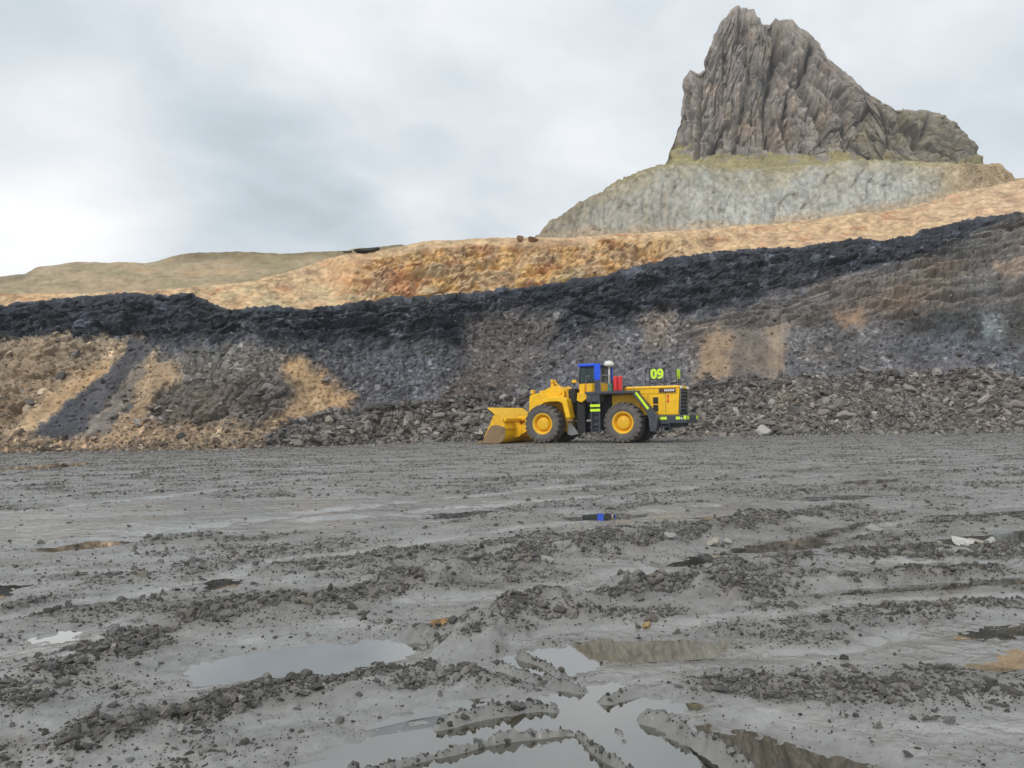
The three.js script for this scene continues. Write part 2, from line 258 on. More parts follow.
// ------------------------------------------------------------------ terrain sheets that rise behind the floor
function sheet(name, xs, rows, profile, relief, paint, material) {
  const nx = xs.length, ny = rows, base = new Float32Array(nx * ny * 3), pos = new Float32Array(nx * ny * 3), col = new Float32Array(nx * ny * 3), uv = new Float32Array(nx * ny * 2), py = new Float32Array(nx * ny);
  for (let i = 0; i < nx; i++) {
    const list = profile(xs[i], ny);
    for (let j = 0; j < ny; j++) { const [y, dep] = list[j], d = ray(xs[i], y), o = j * nx + i; base[o * 3] = d[0] * dep; base[o * 3 + 1] = EYE + d[1] * dep; base[o * 3 + 2] = d[2] * dep; py[o] = y; }
  }
  // broad normals of the undisturbed sheet
  for (let j = 0; j < ny; j++) for (let i = 0; i < nx; i++) {
    const o = (j * nx + i) * 3, s = 6, i0 = Math.max(0, i - s), i1 = Math.min(nx - 1, i + s), j0 = Math.max(0, j - s), j1 = Math.min(ny - 1, j + s);
    const a = (j * nx + i0) * 3, b = (j * nx + i1) * 3, c = (j0 * nx + i) * 3, e = (j1 * nx + i) * 3;
    const ax = base[b] - base[a], ay = base[b + 1] - base[a + 1], az = base[b + 2] - base[a + 2], bx = base[e] - base[c], by = base[e + 1] - base[c + 1], bz = base[e + 2] - base[c + 2];
    let nxv = ay * bz - az * by, nyv = az * bx - ax * bz, nzv = ax * by - ay * bx; const l = Math.hypot(nxv, nyv, nzv) || 1; nxv /= l; nyv /= l; nzv /= l;
    const x = base[o], y = base[o + 1], z = base[o + 2], v = j / (ny - 1), k = relief(x, y, z, xs[i], py[o / 3], v);
    pos[o] = x + nxv * k; pos[o + 1] = y + nyv * k; pos[o + 2] = z + nzv * k;
    const c3 = paint(x, y, z, xs[i], py[o / 3], v, k); col[o] = Math.max(0.004, c3[0]); col[o + 1] = Math.max(0.004, c3[1]); col[o + 2] = Math.max(0.004, c3[2]);
    uv[o / 3 * 2] = (x * 0.9 + z * 0.5) / 3; uv[o / 3 * 2 + 1] = (y + z * 0.35) / 3;
  }
  const m = structure(name, grid(nx, ny, pos, col, uv), material);
  m.userData.pos = undefined;
  return { mesh: m, pos, base, nx, ny, xs, py };
}
const span = (a, b, step) => { const r = []; for (let x = a; x <= b; x += step) r.push(x); return r; };
const rockMaterial = new THREE.MeshStandardMaterial({ vertexColors: true, roughness: 0.95, bumpMap: rockTexture, bumpScale: 0.05 });
function march(list, y, tan) { const [py, dep, X] = list; const d0 = ray(X, py), h0 = EYE + d0[1] * dep, z0 = -d0[2] * dep, d1 = ray(X, y); return (h0 - EYE - tan * z0) / (d1[1] - tan * -d1[2]); }
const ground0 = (X, y) => { const d = ray(X, y); return -EYE / d[1]; };

// --- the dark bank with the coal seam
const FOOT = curve([[-260, 462], [0, 453.5], [120, 452], [250, 449.5], [380, 444.5], [480, 441], [640, 438], [760, 436], [1024, 433.2], [1290, 428]]);
const TALUS = curve([[-260, 452], [180, 449], [255, 443], [285, 428], [330, 409], [400, 403], [470, 398], [560, 388], [690, 383], [740, 381], [790, 378], [870, 378], [930, 372], [1024, 374], [1290, 365]]);
const COAL = curve([[-260, 352], [0, 343], [100, 336], [195, 334], [230, 336], [300, 338], [400, 342], [500, 346], [600, 336], [680, 318], [760, 291], [850, 275], [920, 260], [965, 240], [1024, 226], [1290, 180]]);
const CREST = curve([[-260, 318], [0, 303], [66, 298], [150, 294], [190, 291], [200, 298], [214, 305], [235, 309], [262, 310], [312, 310], [351, 306], [400, 301], [454, 297], [528, 286.5], [603, 277], [677, 261], [720, 254], [767, 247], [814, 244], [851, 237], [885, 240], [912, 239], [922, 231], [970, 222], [1024, 211], [1290, 158]]);
const ZONES = [ // photo outline, colour seen, soft edge px, style: 0 blocks, 1 scree, 2 fine, 3 bedded, 4 coal, 5 rubble
  { p: [[-300, 338], [60, 341], [128, 333], [160, 350], [150, 380], [60, 450], [-300, 470]], c: [172, 146, 112], e: 5, s: 1 },
  { p: [[-40, 345], [60, 343], [110, 345], [100, 368], [50, 388], [-40, 400]], c: [152, 128, 98], e: 8, s: 0 },
  { p: [[10, 432], [40, 405], [75, 378], [112, 358], [104, 376], [66, 406], [35, 433]], c: [180, 142, 96], e: 8, s: 2 },
  { p: [[-40, 400], [40, 398], [10, 425], [-40, 430]], c: [140, 114, 84], e: 7, s: 0 },
  { p: [[165, 350], [280, 345], [300, 358], [282, 384], [240, 392], [168, 392], [160, 368]], c: [116, 108, 98], e: 6, s: 1 },
  { p: [[90, 440], [135, 400], [145, 370], [172, 360], [182, 375], [165, 400], [140, 425], [120, 445]], c: [164, 134, 98], e: 8, s: 2 },
  { p: [[160, 384], [210, 378], [282, 380], [296, 402], [284, 420], [230, 426], [165, 420], [150, 404]], c: [104, 95, 86], e: 5, s: 0 },
  { p: [[284, 362], [300, 358], [318, 366], [356, 398], [345, 408], [300, 424], [262, 434], [286, 408], [294, 390], [282, 378]], c: [182, 142, 94], e: 8, s: 2 },
  { p: [[-300, 430], [60, 434], [165, 420], [280, 422], [275, 440], [250, 460], [-300, 475]], c: [152, 126, 94], e: 6, s: 1 },
  { p: [[127, 333], [152, 344], [146, 358], [118, 390], [84, 430], [70, 438], [28, 438], [62, 406], [104, 372], [120, 352]], c: [74, 74, 80], e: 3, s: 2 },
  { p: [[140, 362], [148, 360], [130, 392], [100, 430], [74, 438], [86, 428], [118, 390]], c: [118, 110, 100], e: 3, s: 2 },
  { p: [[470, 322], [560, 312], [540, 350], [500, 396], [445, 398], [470, 360]], c: [108, 96, 88], e: 16, s: 1 },
  { p: [[590, 330], [690, 318], [700, 380], [600, 385]], c: [104, 100, 102], e: 18, s: 1 },
  { p: [[640, 318], [672, 314], [662, 345], [645, 350]], c: [126, 112, 98], e: 10, s: 1 },
  { p: [[680, 332], [740, 312], [800, 290], [900, 270], [965, 240], [1030, 214], [1320, 170], [1320, 300], [1024, 318], [900, 322], [790, 326], [690, 336]], c: [114, 106, 99], e: 8, s: 3 },
  { p: [[880, 300], [930, 268], [960, 268], [940, 300], [900, 318]], c: [130, 114, 96], e: 14, s: 3 },
  { p: [[990, 262], [1040, 252], [1040, 278], [1005, 276]], c: [158, 132, 110], e: 4, s: 3 },
  { p: [[900, 318], [950, 308], [1040, 304], [1320, 280], [1320, 330], [1040, 345], [960, 340], [905, 332]], c: [72, 70, 68], e: 8, s: 0 },
  { p: [[980, 312], [998, 308], [1006, 330], [996, 343], [984, 336]], c: [112, 120, 120], e: 6, s: 1 },
  { p: [[700, 334], [735, 328], [736, 383], [696, 384]], c: [152, 124, 94], e: 11, s: 2 },
  { p: [[732, 330], [790, 326], [784, 378], [736, 381]], c: [122, 106, 90], e: 9, s: 2 },
  { p: [[768, 328], [788, 326], [780, 372], [772, 376]], c: [146, 122, 96], e: 7, s: 2 },
  { p: [[832, 312], [862, 314], [856, 334], [838, 330]], c: [140, 108, 78], e: 7, s: 2 },
  { p: [[790, 330], [880, 328], [900, 360], [800, 375]], c: [92, 90, 90], e: 14, s: 1 },
].map(z => ({ ...z, x0: Math.min(...z.p.map(a => a[0])) - z.e * 2, x1: Math.max(...z.p.map(a => a[0])) + z.e * 2, y0: Math.min(...z.p.map(a => a[1])) - z.e * 2, y1: Math.max(...z.p.map(a => a[1])) + z.e * 2, c: rgb(...z.c.map(v => mix(v, (z.c[0] + z.c[1] + z.c[2]) / 3, 0.3))) }));
const SC = { c: [0, 0, 0], w: [0, 0, 0, 0, 0, 0] };
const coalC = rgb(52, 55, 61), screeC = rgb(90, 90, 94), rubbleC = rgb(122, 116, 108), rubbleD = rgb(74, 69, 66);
function bankZone(X, y) {
  const wob = 7 * noise(X * 0.05, y * 0.07, 1.9) + 4 * noise(X * 0.15, y * 0.18, 8.4) + 3 * noise(X * 0.4, y * 0.4, 3.4), wob2 = 7 * noise(X * 0.05, y * 0.07, 41.9) + 4 * noise(X * 0.15, y * 0.18, 48.4) + 3 * noise(X * 0.4, y * 0.4, 33.4);
  const c = SC.c, w = SC.w; w.fill(0); w[1] = 1; for (let k = 0; k < 3; k++) c[k] = screeC[k];
  const lay = (t, col, s) => { if (t <= 0) return; for (let k = 0; k < 3; k++) c[k] = mix(c[k], col[k], t); for (let k = 0; k < 6; k++) w[k] *= 1 - t; w[s] += t; };
  lay(sstep(13, -13, y + wob * 1.6 + 9 * noise(X * 0.018, y * 0.03, 90) - COAL(X) - 8), coalC, 4);
  for (const z of ZONES) if (X > z.x0 && X < z.x1 && y > z.y0 && y < z.y1) lay(sstep(-z.e, z.e, polyDist(z.p, X + wob2 * clamp(z.e / 5, 0.3, 1), y + wob * clamp(z.e / 5, 0.3, 1))), z.c, z.s);
  const top = TALUS(X), t = sstep(-3, 3, y + wob * 0.6 - top) * sstep(245, 300, X + wob2);
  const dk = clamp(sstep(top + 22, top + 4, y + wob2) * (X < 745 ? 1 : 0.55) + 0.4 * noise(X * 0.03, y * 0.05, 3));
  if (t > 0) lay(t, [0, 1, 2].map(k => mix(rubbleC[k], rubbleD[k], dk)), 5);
  return SC;
}
const shelf = q => { const f = q - Math.floor(q); return f < 0.86 ? f / 0.86 : (1 - f) / 0.14; };   // a bed that leans out and breaks off
const bankRelief = (x, y, z, X, py, v) => {
  const s = bankZone(X, py), w = s.w, b = y - 0.2 * x;
  let k = 0.7 * fbm(x * 0.09, y * 0.12, z * 0.09, 3) * (1 - 0.55 * w[2]);
  if (w[0] + w[4] > 0.05) { k += (w[0] + w[4]) * (0.42 * blocks(x * 0.3, b * 0.6, z * 0.3).facet + 0.36 * blocks(x * 0.85, b * 1.3, z * 0.85).facet + 0.2 * blocks(x * 2.2, b * 2.8, z * 2.2).facet + 0.3 * noise(x * 0.2, b * 1.4, 4) + 0.35 * w[4] * shelf(b * 0.8 + 0.9 * noise(x * 0.12, b * 0.2, 28))); }
  if (w[3] > 0.05) { const led = 0.6 * noise(x * 0.12, b * 1.25, 4.2) + 0.9 * shelf(b * 0.7 + 0.7 * noise(x * 0.09, b * 0.15, 8)) + 0.45 * shelf(b * 1.9 + 0.9 * noise(x * 0.14, b * 0.2, 18)) - 0.6; k += w[3] * (0.9 * led + 0.5 * noise(x * 0.2, b * 5, 29) + 0.4 * blocks(x * 0.6, b * 2.4, z * 0.6).facet + 0.16 * blocks(x * 2.2, b * 4.4, z * 2).facet); }
  if (w[1] > 0.05) k += w[1] * (0.18 * blocks(x * 1.4, y * 1.4, z * 1.4).facet + 0.13 * blocks(x * 3.1, y * 3.1, z * 3.1).facet + 0.12 * noise(x * 0.8, y * 0.25, z * 0.8));
  if (w[5] > 0.05) k += w[5] * (0.5 * noise(x * 0.35, y * 0.4, z * 0.35) + 0.32 * blocks(x * 1.1, y * 1.1, z * 1.1).facet + 0.18 * blocks(x * 2.6, y * 2.6, z * 2.6).facet);
  if (w[2] > 0.05) k += w[2] * (0.2 * noise(x * 0.9, y * 0.3, z * 0.9) + 0.1 * noise(x * 2.6, y * 0.7, z * 2) + 0.09 * blocks(x * 2.5, y * 2.5, z * 2.5).facet);
  return k * sstep(0, 0.03, v) * mix(1, 0.5, sstep(0.84, 0.94, v));
};
const BANKK = 1.15;
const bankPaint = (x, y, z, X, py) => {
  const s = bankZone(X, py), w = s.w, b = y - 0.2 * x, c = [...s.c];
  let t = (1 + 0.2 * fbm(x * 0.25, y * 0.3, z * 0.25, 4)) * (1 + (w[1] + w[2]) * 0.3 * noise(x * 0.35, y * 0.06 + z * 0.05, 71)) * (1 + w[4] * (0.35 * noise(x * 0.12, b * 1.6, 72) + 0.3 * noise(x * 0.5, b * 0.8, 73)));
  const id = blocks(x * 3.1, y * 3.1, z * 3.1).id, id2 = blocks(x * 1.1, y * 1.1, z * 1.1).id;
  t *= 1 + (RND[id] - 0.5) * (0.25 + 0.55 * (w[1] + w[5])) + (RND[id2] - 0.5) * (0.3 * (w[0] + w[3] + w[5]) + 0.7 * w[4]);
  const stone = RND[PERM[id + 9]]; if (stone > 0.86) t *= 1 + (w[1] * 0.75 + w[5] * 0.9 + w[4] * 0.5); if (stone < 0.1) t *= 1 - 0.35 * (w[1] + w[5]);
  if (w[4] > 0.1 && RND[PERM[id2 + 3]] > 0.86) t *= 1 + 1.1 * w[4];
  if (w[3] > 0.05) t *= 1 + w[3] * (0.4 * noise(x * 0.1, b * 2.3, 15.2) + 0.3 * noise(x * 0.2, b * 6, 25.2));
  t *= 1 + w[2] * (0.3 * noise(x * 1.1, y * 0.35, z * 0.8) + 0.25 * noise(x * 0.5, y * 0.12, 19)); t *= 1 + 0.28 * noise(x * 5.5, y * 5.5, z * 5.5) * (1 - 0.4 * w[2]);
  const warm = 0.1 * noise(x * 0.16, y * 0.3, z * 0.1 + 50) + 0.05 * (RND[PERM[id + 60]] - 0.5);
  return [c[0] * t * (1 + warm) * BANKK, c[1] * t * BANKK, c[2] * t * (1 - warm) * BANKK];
};
const bank = sheet('coal_bank', span(-260, 1290, 1.0), 330, (X, n) => {
  const yf = FOOT(X), yc = CREST(X), yt = Math.min(TALUS(X), yf - 1), yb = Math.max(COAL(X), yc + 8), out = [];
  let cur = [yf + 5, ground0(X, yf) * 0.985 - 0.5, X];
  const up = n - 22; let st = [yf, ground0(X, yf), X];
  out.push([yf + 6, st[1] * 0.99], [yf + 2.5, st[1] * 0.995]);
  for (let i = 2; i < up; i++) {
    const y = mix(yf, yc, (i - 2) / (up - 3));
    let tan = y > yt ? 0.8 : y > yb ? mix(0.95, 1.15, sstep(yt, yb, y)) : 2.3;
    if (y < yt && y > yt - 5) tan = mix(tan, 0.42, sstep(270, 380, X));
    if (i > 2) st = [y, march(st, y, tan), X];
    out.push([y, st[1]]);
  }
  for (let i = 1; out.length < n; i++) { const dep = st[1] + i * i * 0.035 + 0.3 * i; const d = ray(X, yc), hgt = EYE + d[1] * st[1] + 0.3 * Math.sin(i * 0.2) - 0.02 * i; const q = (hgt - EYE) / dep; out.push([yc + (d[1] - q) * FPX, dep]); }
  return out;
}, bankRelief, bankPaint, rockMaterial);
console.log('bank built');

// --- the orange overburden above it
const ORANGE = curve([[-260, 308], [0, 297], [150, 290], [250, 282], [300, 269], [335, 257], [385, 248], [430, 240], [480, 238], [545, 238], [601, 237], [678, 232], [760, 225], [850, 215], [902, 209], [951, 194], [1015, 182], [1060, 176], [1290, 150]]);
const crag = (X, y) => sstep(320, 380, X) * sstep(760, 600, X) * sstep(4, 10, y - ORANGE(X));
const GULLY = [[430, 245, 415, 292], [352, 262, 345, 290], [520, 242, 512, 285], [470, 250, 462, 268], [565, 245, 560, 272], [640, 240, 636, 262]];
const orangeSheet = sheet('orange_overburden_slope', span(-260, 1290, 1.25), 150, (X, n) => {
  const yc = CREST(X) + 14, yt = ORANGE(X), bd = bank.base, i0 = clamp(Math.round((X + 260) / 1.0), 0, bank.nx - 1), o = ((bank.ny - 23) * bank.nx + i0) * 3;
  let dep0 = Math.hypot(bd[o], bd[o + 2]) / Math.hypot(1, (X - 512) / FPX) + 7;
  const out = []; let st = [yc, dep0, X]; out.push([yc, dep0]);
  for (let i = 1; i < n - 8; i++) { const y = mix(yc, yt, i / (n - 9)), k = crag(X, y), tan = mix(0.62, 1.5, k); st = [y, march(st, y, tan), X]; out.push([y, st[1]]); }
  for (let i = 1; out.length < n; i++) out.push([yt + i * i * 0.25, st[1] + i * i * 1.2]);
  return out;
}, (x, y, z, X, py, v) => {
  const k = crag(X, py), b = y - 0.12 * x;
  let d = 0.5 * fbm(x * 0.12, y * 0.12, z * 0.12, 4) + 0.1 * blocks(x * 2.1, y * 2.1, z * 2.1).facet;
  d += k * (0.4 * blocks(x * 0.25, b * 0.5, z * 0.25).facet + 0.4 * blocks(x * 0.7, b * 1.3, z * 0.7).facet + 0.22 * blocks(x * 1.8, b * 2.4, z * 1.8).facet + 0.6 * noise(x * 0.06, b * 0.9, 2) + 0.3 * noise(x * 0.15, b * 2.4, 6));
  for (const [a, b1, c, d1] of GULLY) { const t = clamp((py - b1) / (d1 - b1)), cx = mix(a, c, t); d -= 0.45 * Math.exp(-Math.pow((X - cx + 3 * noise(py * 0.1, 3, a)) / 3.5, 2)) * sstep(-6, 4, py - b1) * sstep(-6, 4, d1 - py); }
  return d * sstep(1, 0.9, v);
}, (x, y, z, X, py) => {
  const k = crag(X, py), h = py - ORANGE(X), n1 = fbm(X * 0.018, py * 0.045, 3.3, 4), n2 = fbm(X * 0.05, py * 0.07, 13.3, 3), n3 = fbm(X * 0.03, py * 0.12, 23, 3);
  let c = rgb(188, 160, 124);
  const lay = (t, q) => { t = clamp(t); c = c.map((a, i) => mix(a, q[i], t)); };
  lay(sstep(-0.1, 0.6, n1) * 0.7, rgb(186, 154, 122)); lay(k * sstep(-0.2, 0.4, n2) * 0.75, rgb(206, 168, 108)); lay(sstep(0.15, 0.7, n3) * 0.7, rgb(166, 118, 86)); lay(sstep(0.3, 0.8, -n2) * 0.55, rgb(140, 116, 92));
  lay(sstep(420, 300, X) * sstep(-0.3, 0.5, n1) * 0.5, rgb(190, 150, 108)); lay(sstep(900, 980, X) * 0.35, rgb(186, 158, 132)); lay(sstep(500, 300, X) * sstep(18, 28, py - 262) * sstep(0, 0.5, n2) * 0.4, rgb(158, 152, 120));
  lay(sstep(20, 40, h) * sstep(0.2, 0.6, fbm(X * 0.02, py * 0.1, 60, 3)) * 0.5, rgb(176, 166, 132)); lay(Math.exp(-Math.pow((X - 395 - (py - 265) * 0.4) / 14, 2)) * sstep(258, 272, py) * 0.6, rgb(176, 118, 82));
  lay(sstep(505, 520, X) * sstep(580, 565, X) * sstep(10, 3, Math.abs(h - 9)) * 0.5, rgb(132, 100, 74));
  const id = blocks(x * 2.1, y * 2.1, z * 2.1).id, t = (1 + 0.25 * noise(x * 0.7, y * 0.7, z * 0.7) + 0.22 * noise(x * 2.4, y * 3, z * 2.4)) * (1 + (RND[id] - 0.5) * 0.5) * (1 - 0.35 * Math.max(0, 1 - Math.abs(noise(x * 0.22, y * 0.35, 17)) / 0.06) * (0.3 + 0.7 * k)) * 1.12;
  return [c[0] * t, c[1] * t, c[2] * t];
}, rockMaterial);

// --- the far grassy hill at the left
const HILL = curve([[-300, 300], [-60, 282], [0, 277.5], [23, 275], [37, 267.5], [51, 266], [94, 262], [144, 263], [180, 256.5], [211, 253.5], [273, 254], [344, 251], [400, 246], [470, 250], [600, 262]]);
sheet('grassy_hill', span(-300, 600, 1.6), 70, (X, n) => {
  const out = [], yt = HILL(X); let st = [312, 135, X]; out.push([312, 135]);
  for (let i = 1; i < n - 10; i++) { const y = mix(312, yt, i / (n - 11)); st = [y, march(st, y, 0.5), X]; out.push([y, st[1]]); }
  for (let i = 1; out.length < n; i++) out.push([yt + i * i * 0.12, st[1] + i * i * 2]);
  return out;
}, (x, y, z, X, py, v) => (0.7 * fbm(x * 0.06, y * 0.2, z * 0.06, 5) + 0.4 * noise(x * 0.05, y * 1.3, 4) + 0.3 * ridged(x * 0.12, y * 0.1, 7, 3)) * sstep(1, 0.85, v) * sstep(0, 0.1, v), (x, y, z, X, py) => {
  const h = py - HILL(X), n = fbm(X * 0.02, py * 0.09, 5, 4), m = fbm(X * 0.06, py * 0.3, 15, 3); let c = rgb(162, 144, 116);
  const lay = (t, q) => { t = clamp(t); c = c.map((a, i) => mix(a, q[i], t)); };
  lay(sstep(-0.2, 0.5, n) * 0.8, rgb(140, 130, 98)); lay(sstep(11, 2, h + 5 * n) * sstep(150, 200, X) * 0.85, rgb(112, 98, 70)); lay(sstep(0.1, 0.6, m) * 0.45, rgb(126, 110, 84)); lay(sstep(0.2, 0.7, -n) * 0.5, rgb(180, 148, 110)); lay(sstep(40, 20, X) * sstep(6, 2, h) * 0.5, rgb(96, 88, 76));
  const t = 1.04 * (1 + 0.2 * noise(x * 0.5, y, z * 0.5) + 0.25 * noise(x * 1.4, y * 2, z * 1.4)); return [c[0] * t, c[1] * t, c[2] * t];
}, rockMaterial);

// --- the cut grey cliff under the peak
const CLIFF = curve([[500, 262], [536, 240], [553, 226], [591, 201], [640, 175], [662, 167], [689, 165], [749, 168.5], [805, 167], [872, 164], [914, 162], [962, 164], [1000, 163], [1015, 178], [1060, 186], [1300, 240]]);
const TRACK = curve([[500, 250], [700, 186], [749, 172], [805, 170], [1300, 160]]);
sheet('grey_cut_cliff', span(500, 1300, 1.2), 130, (X, n) => {
  const out = [], yb = ORANGE(X) + 14, yt = Math.min(CLIFF(X), yb - 6); let st = [yb, 142 + Math.max(0, 640 - X) * 0.12 + Math.max(0, X - 960) * 0.2, X]; out.push([yb, st[1]]);
  for (let i = 1; i < n - 16; i++) { const y = mix(yb, yt, i / (n - 17)), edge = sstep(0.9, 1, i / (n - 17)); st = [y, march(st, y, mix(1.9, 0.7, edge)), X]; out.push([y, st[1]]); }
  for (let i = 1; out.length < n; i++) out.push([yt + i * 0.12, st[1] + i * 3.2]);
  return out;
}, (x, y, z, X, py, v) => {
  const e = sstep(1, 0.86, v); return e * (1.2 * fbm(x * 0.05, y * 0.03, z * 0.05, 3) + 0.35 * ridged(x * 0.35, y * 0.04, z * 0.2, 3) + 0.22 * blocks(x * 0.25, y * 0.1, z * 0.25).facet + 0.25 * blocks(x * 0.7, y * 0.3, z * 0.7).facet + 0.14 * blocks(x * 1.6, y * 0.8, z * 1.6).facet);
}, (x, y, z, X, py, v) => {
  const top = py - CLIFF(X), n = fbm(X * 0.03, py * 0.03, 6, 4), s = noise(X * 0.22, py * 0.02, 7) + 0.8 * noise(X * 0.55, py * 0.05, 9), h = ORANGE(X) - py;
  let c = rgb(164, 164, 156); const lay = (t, q) => { t = clamp(t); c = c.map((a, i) => mix(a, q[i], t)); };
  lay(sstep(-0.1, 0.6, n) * 0.5, rgb(170, 173, 166)); lay(sstep(760, 600, X + 40 * n) * 0.65, rgb(146, 141, 128)); lay(sstep(0.1, 0.9, s) * 0.45, rgb(172, 160, 136)); lay(sstep(0.15, 0.8, -s) * 0.55, rgb(112, 110, 102));
  lay(sstep(22, 4, top + 14 * n) * 0.6, rgb(164, 154, 130)); lay(sstep(5, -1, top + 3 * n) * 0.9, rgb(146, 134, 96)); lay(sstep(905, 985, X + 30 * n) * 0.8, rgb(168, 146, 112)); lay(sstep(10, 2, h + 4 * n) * 0.6, rgb(176, 154, 126));
  lay(sstep(640, 560, X + top * 1.5) * 0.5, rgb(118, 108, 96)); lay(top < -1 ? 1 : 0, rgb(132, 122, 76));
  const t = 1.0 * (1 + 0.2 * noise(x * 0.3, y * 0.2, z * 0.3) + 0.25 * noise(x * 1.3, y * 0.7, z * 1.3)) * (1 + (RND[blocks(x * 1.6, y * 0.8, z * 1.6).id] - 0.5) * 0.4); return [c[0] * t, c[1] * t, c[2] * t];
}, rockMaterial);

// --- the rock peak
const PEAK = curve([[655, 172], [664, 166], [668, 159], [672, 139], [681, 101], [683, 79], [690, 69], [697, 71], [702, 60], [709, 41], [720, 21], [732, 9.5], [738, 7], [748, 6.5], [755, 11], [762, 22], [771, 19], [794, 19.5], [799, 26], [812, 32], [822, 41], [829, 58], [850, 75], [872, 94], [895, 107], [914, 111], [928, 110], [940, 114], [951, 124], [966, 141], [976, 155], [982, 170], [990, 176]]);
const CRACKS = [ // photo polyline, width px, depth m: chimneys and gullies of the peak
  [[[700, 66], [698, 100], [699, 140], [697, 158]], 2.6, 7], [[[768, 22], [790, 55], [800, 80], [818, 110], [830, 135]], 5, 7], [[[778, 40], [770, 80], [766, 110], [770, 138]], 3.5, 5],
  [[[724, 40], [726, 80], [720, 115], [712, 150]], 4, 3.5], [[[745, 30], [752, 70], [742, 110], [735, 150]], 4, 3.5], [[[822, 108], [824, 140]], 3, 6], [[[800, 60], [830, 90], [860, 115]], 3, 3], [[[840, 95], [848, 120], [846, 145]], 3.5, 3.5],
  [[[812, 45], [806, 70]], 4, 5], [[[880, 112], [886, 135], [880, 155]], 4, 3], [[[930, 118], [925, 140], [932, 160]], 4, 3], [[[790, 90], [784, 120], [792, 145]], 3, 4], [[[686, 90], [688, 140]], 1.8, 2],
];
sheet('rock_peak', span(656, 989, 0.55), 330, (X, n) => {
  const out = [], yt = PEAK(X), yb = 182, s = (X - 800) / 165, bend = 26 * Math.pow(Math.abs(s), 3) + (X < 700 ? (700 - X) * 0.25 : 0); let st = [yb, 222 + bend * 0.6, X]; out.push([yb, st[1]]);
  const up = n - 40;
  for (let i = 1; i < up; i++) { const y = mix(yb, yt, i / (up - 1)), top = sstep(14, 0, y - yt); const tan = mix(mix(y > 158 ? 0.7 : 2.6, 1.5, sstep(860, 930, X)), 1.1, top * 0.8); st = [y, march(st, y, tan), X]; out.push([y, st[1]]); }
  for (let i = 1; out.length < n; i++) { const dep = st[1] + i * 1.4, d = ray(X, yt), hg = EYE + d[1] * st[1] - i * i * 0.05 - (yt < 172 ? i * 0.5 : 0), q = (hg - EYE) / dep; out.push([yt + (d[1] - q) * FPX, dep]); }
  return out;
}, (x, y, z, X, py, v) => {
  const low = sstep(144, 158, py + 9 * noise(X * 0.045, 3, 2) - 14 * sstep(850, 890, X)), rk = 1 - 0.85 * low, fan = (X - 752 + 5 * noise(X * 0.04, py * 0.04, 77)) / (Math.max(0, py) + 45), cr = (f, q, s) => Math.max(0, 1 - Math.abs(noise(fan * f, py * q, s)) / 0.1);
  const dg = py + 0.35 * (X - 755);
  let d = 3.4 * noise(fan * 5, py * 0.012, 3) + 1.5 * blocks(fan * 5, dg * 0.018, 1.3, 1.4).facet + 1.3 * blocks(fan * 12 + 3, dg * 0.035, 4.3, 1.0).facet + 0.6 * blocks(fan * 27, dg * 0.07, 7.3, 1.0).facet + 0.45 * blocks(x * 0.7, y * 0.5, z * 0.7).facet + 0.4 * noise(X * 0.05, py * 0.22, 3) - 1.4 * cr(8, 0.018, 31) - 0.6 * cr(20, 0.03, 41);
  for (const [q, w, dd] of CRACKS) { const l = lineDist(q, X + 2.5 * noise(X * 0.1, py * 0.08, 5), py); if (l < w * 3) d -= 1.1 * dd * Math.exp(-(l * l) / (w * w)); }
  return d * rk * sstep(0, 0.05, v) * mix(1, 0.3, sstep(0.76, 0.87, v));
}, (x, y, z, X, py, v) => {
  const n = fbm(X * 0.03, py * 0.03, 31, 4), m = fbm(X * 0.09, py * 0.05, 37, 3), s = fbm(X * 0.25, py * 0.05, 43, 2); let c = rgb(158, 148, 138);
  const lay = (t, q) => { t = clamp(t); c = c.map((a, i) => mix(a, q[i], t)); };
  lay(sstep(-0.2, 0.5, n) * 0.6, rgb(140, 133, 126)); lay(sstep(0.1, 0.7, m) * 0.55, rgb(176, 156, 134)); lay(sstep(0.2, 0.8, s) * 0.4, rgb(188, 178, 166)); lay(sstep(0.1, 0.7, -m) * 0.4, rgb(100, 98, 98));
  lay(Math.exp(-Math.pow((X - 748) / 14, 2) - Math.pow((py - 125) / 12, 2)) * 0.5 + Math.exp(-Math.pow((X - 785) / 10, 2) - Math.pow((py - 130) / 14, 2)) * 0.6, rgb(192, 164, 140));
  const grass = sstep(0.0, 0.35, fbm(X * 0.06, py * 0.12, 71, 3) + (py - 151 + 9 * noise(X * 0.045, 3, 2)) * 0.07 - 0.4 * sstep(850, 880, X)); lay(grass * 0.9, rgb(160, 149, 100));
  lay(sstep(838, 880, X + 20 * n) * sstep(90, 120, py) * (0.35 + 0.4 * sstep(-0.2, 0.4, m)), rgb(138, 128, 100)); lay(sstep(0.25, 0.6, fbm(X * 0.05, py * 0.11, 91, 3)) * sstep(90, 140, py) * 0.5, rgb(132, 124, 94));
  const t = 0.8 * (1 + 0.25 * noise(x * 0.18, y * 0.1, z * 0.18) + 0.2 * noise(x * 0.9, y * 0.4, z * 0.9)) * (1 + (RND[blocks(x * 0.7, y * 0.5, z * 0.7).id] - 0.5) * 0.35); return [c[0] * t, c[1] * t, c[2] * t];
}, rockMaterial);
console.log('terrain built');

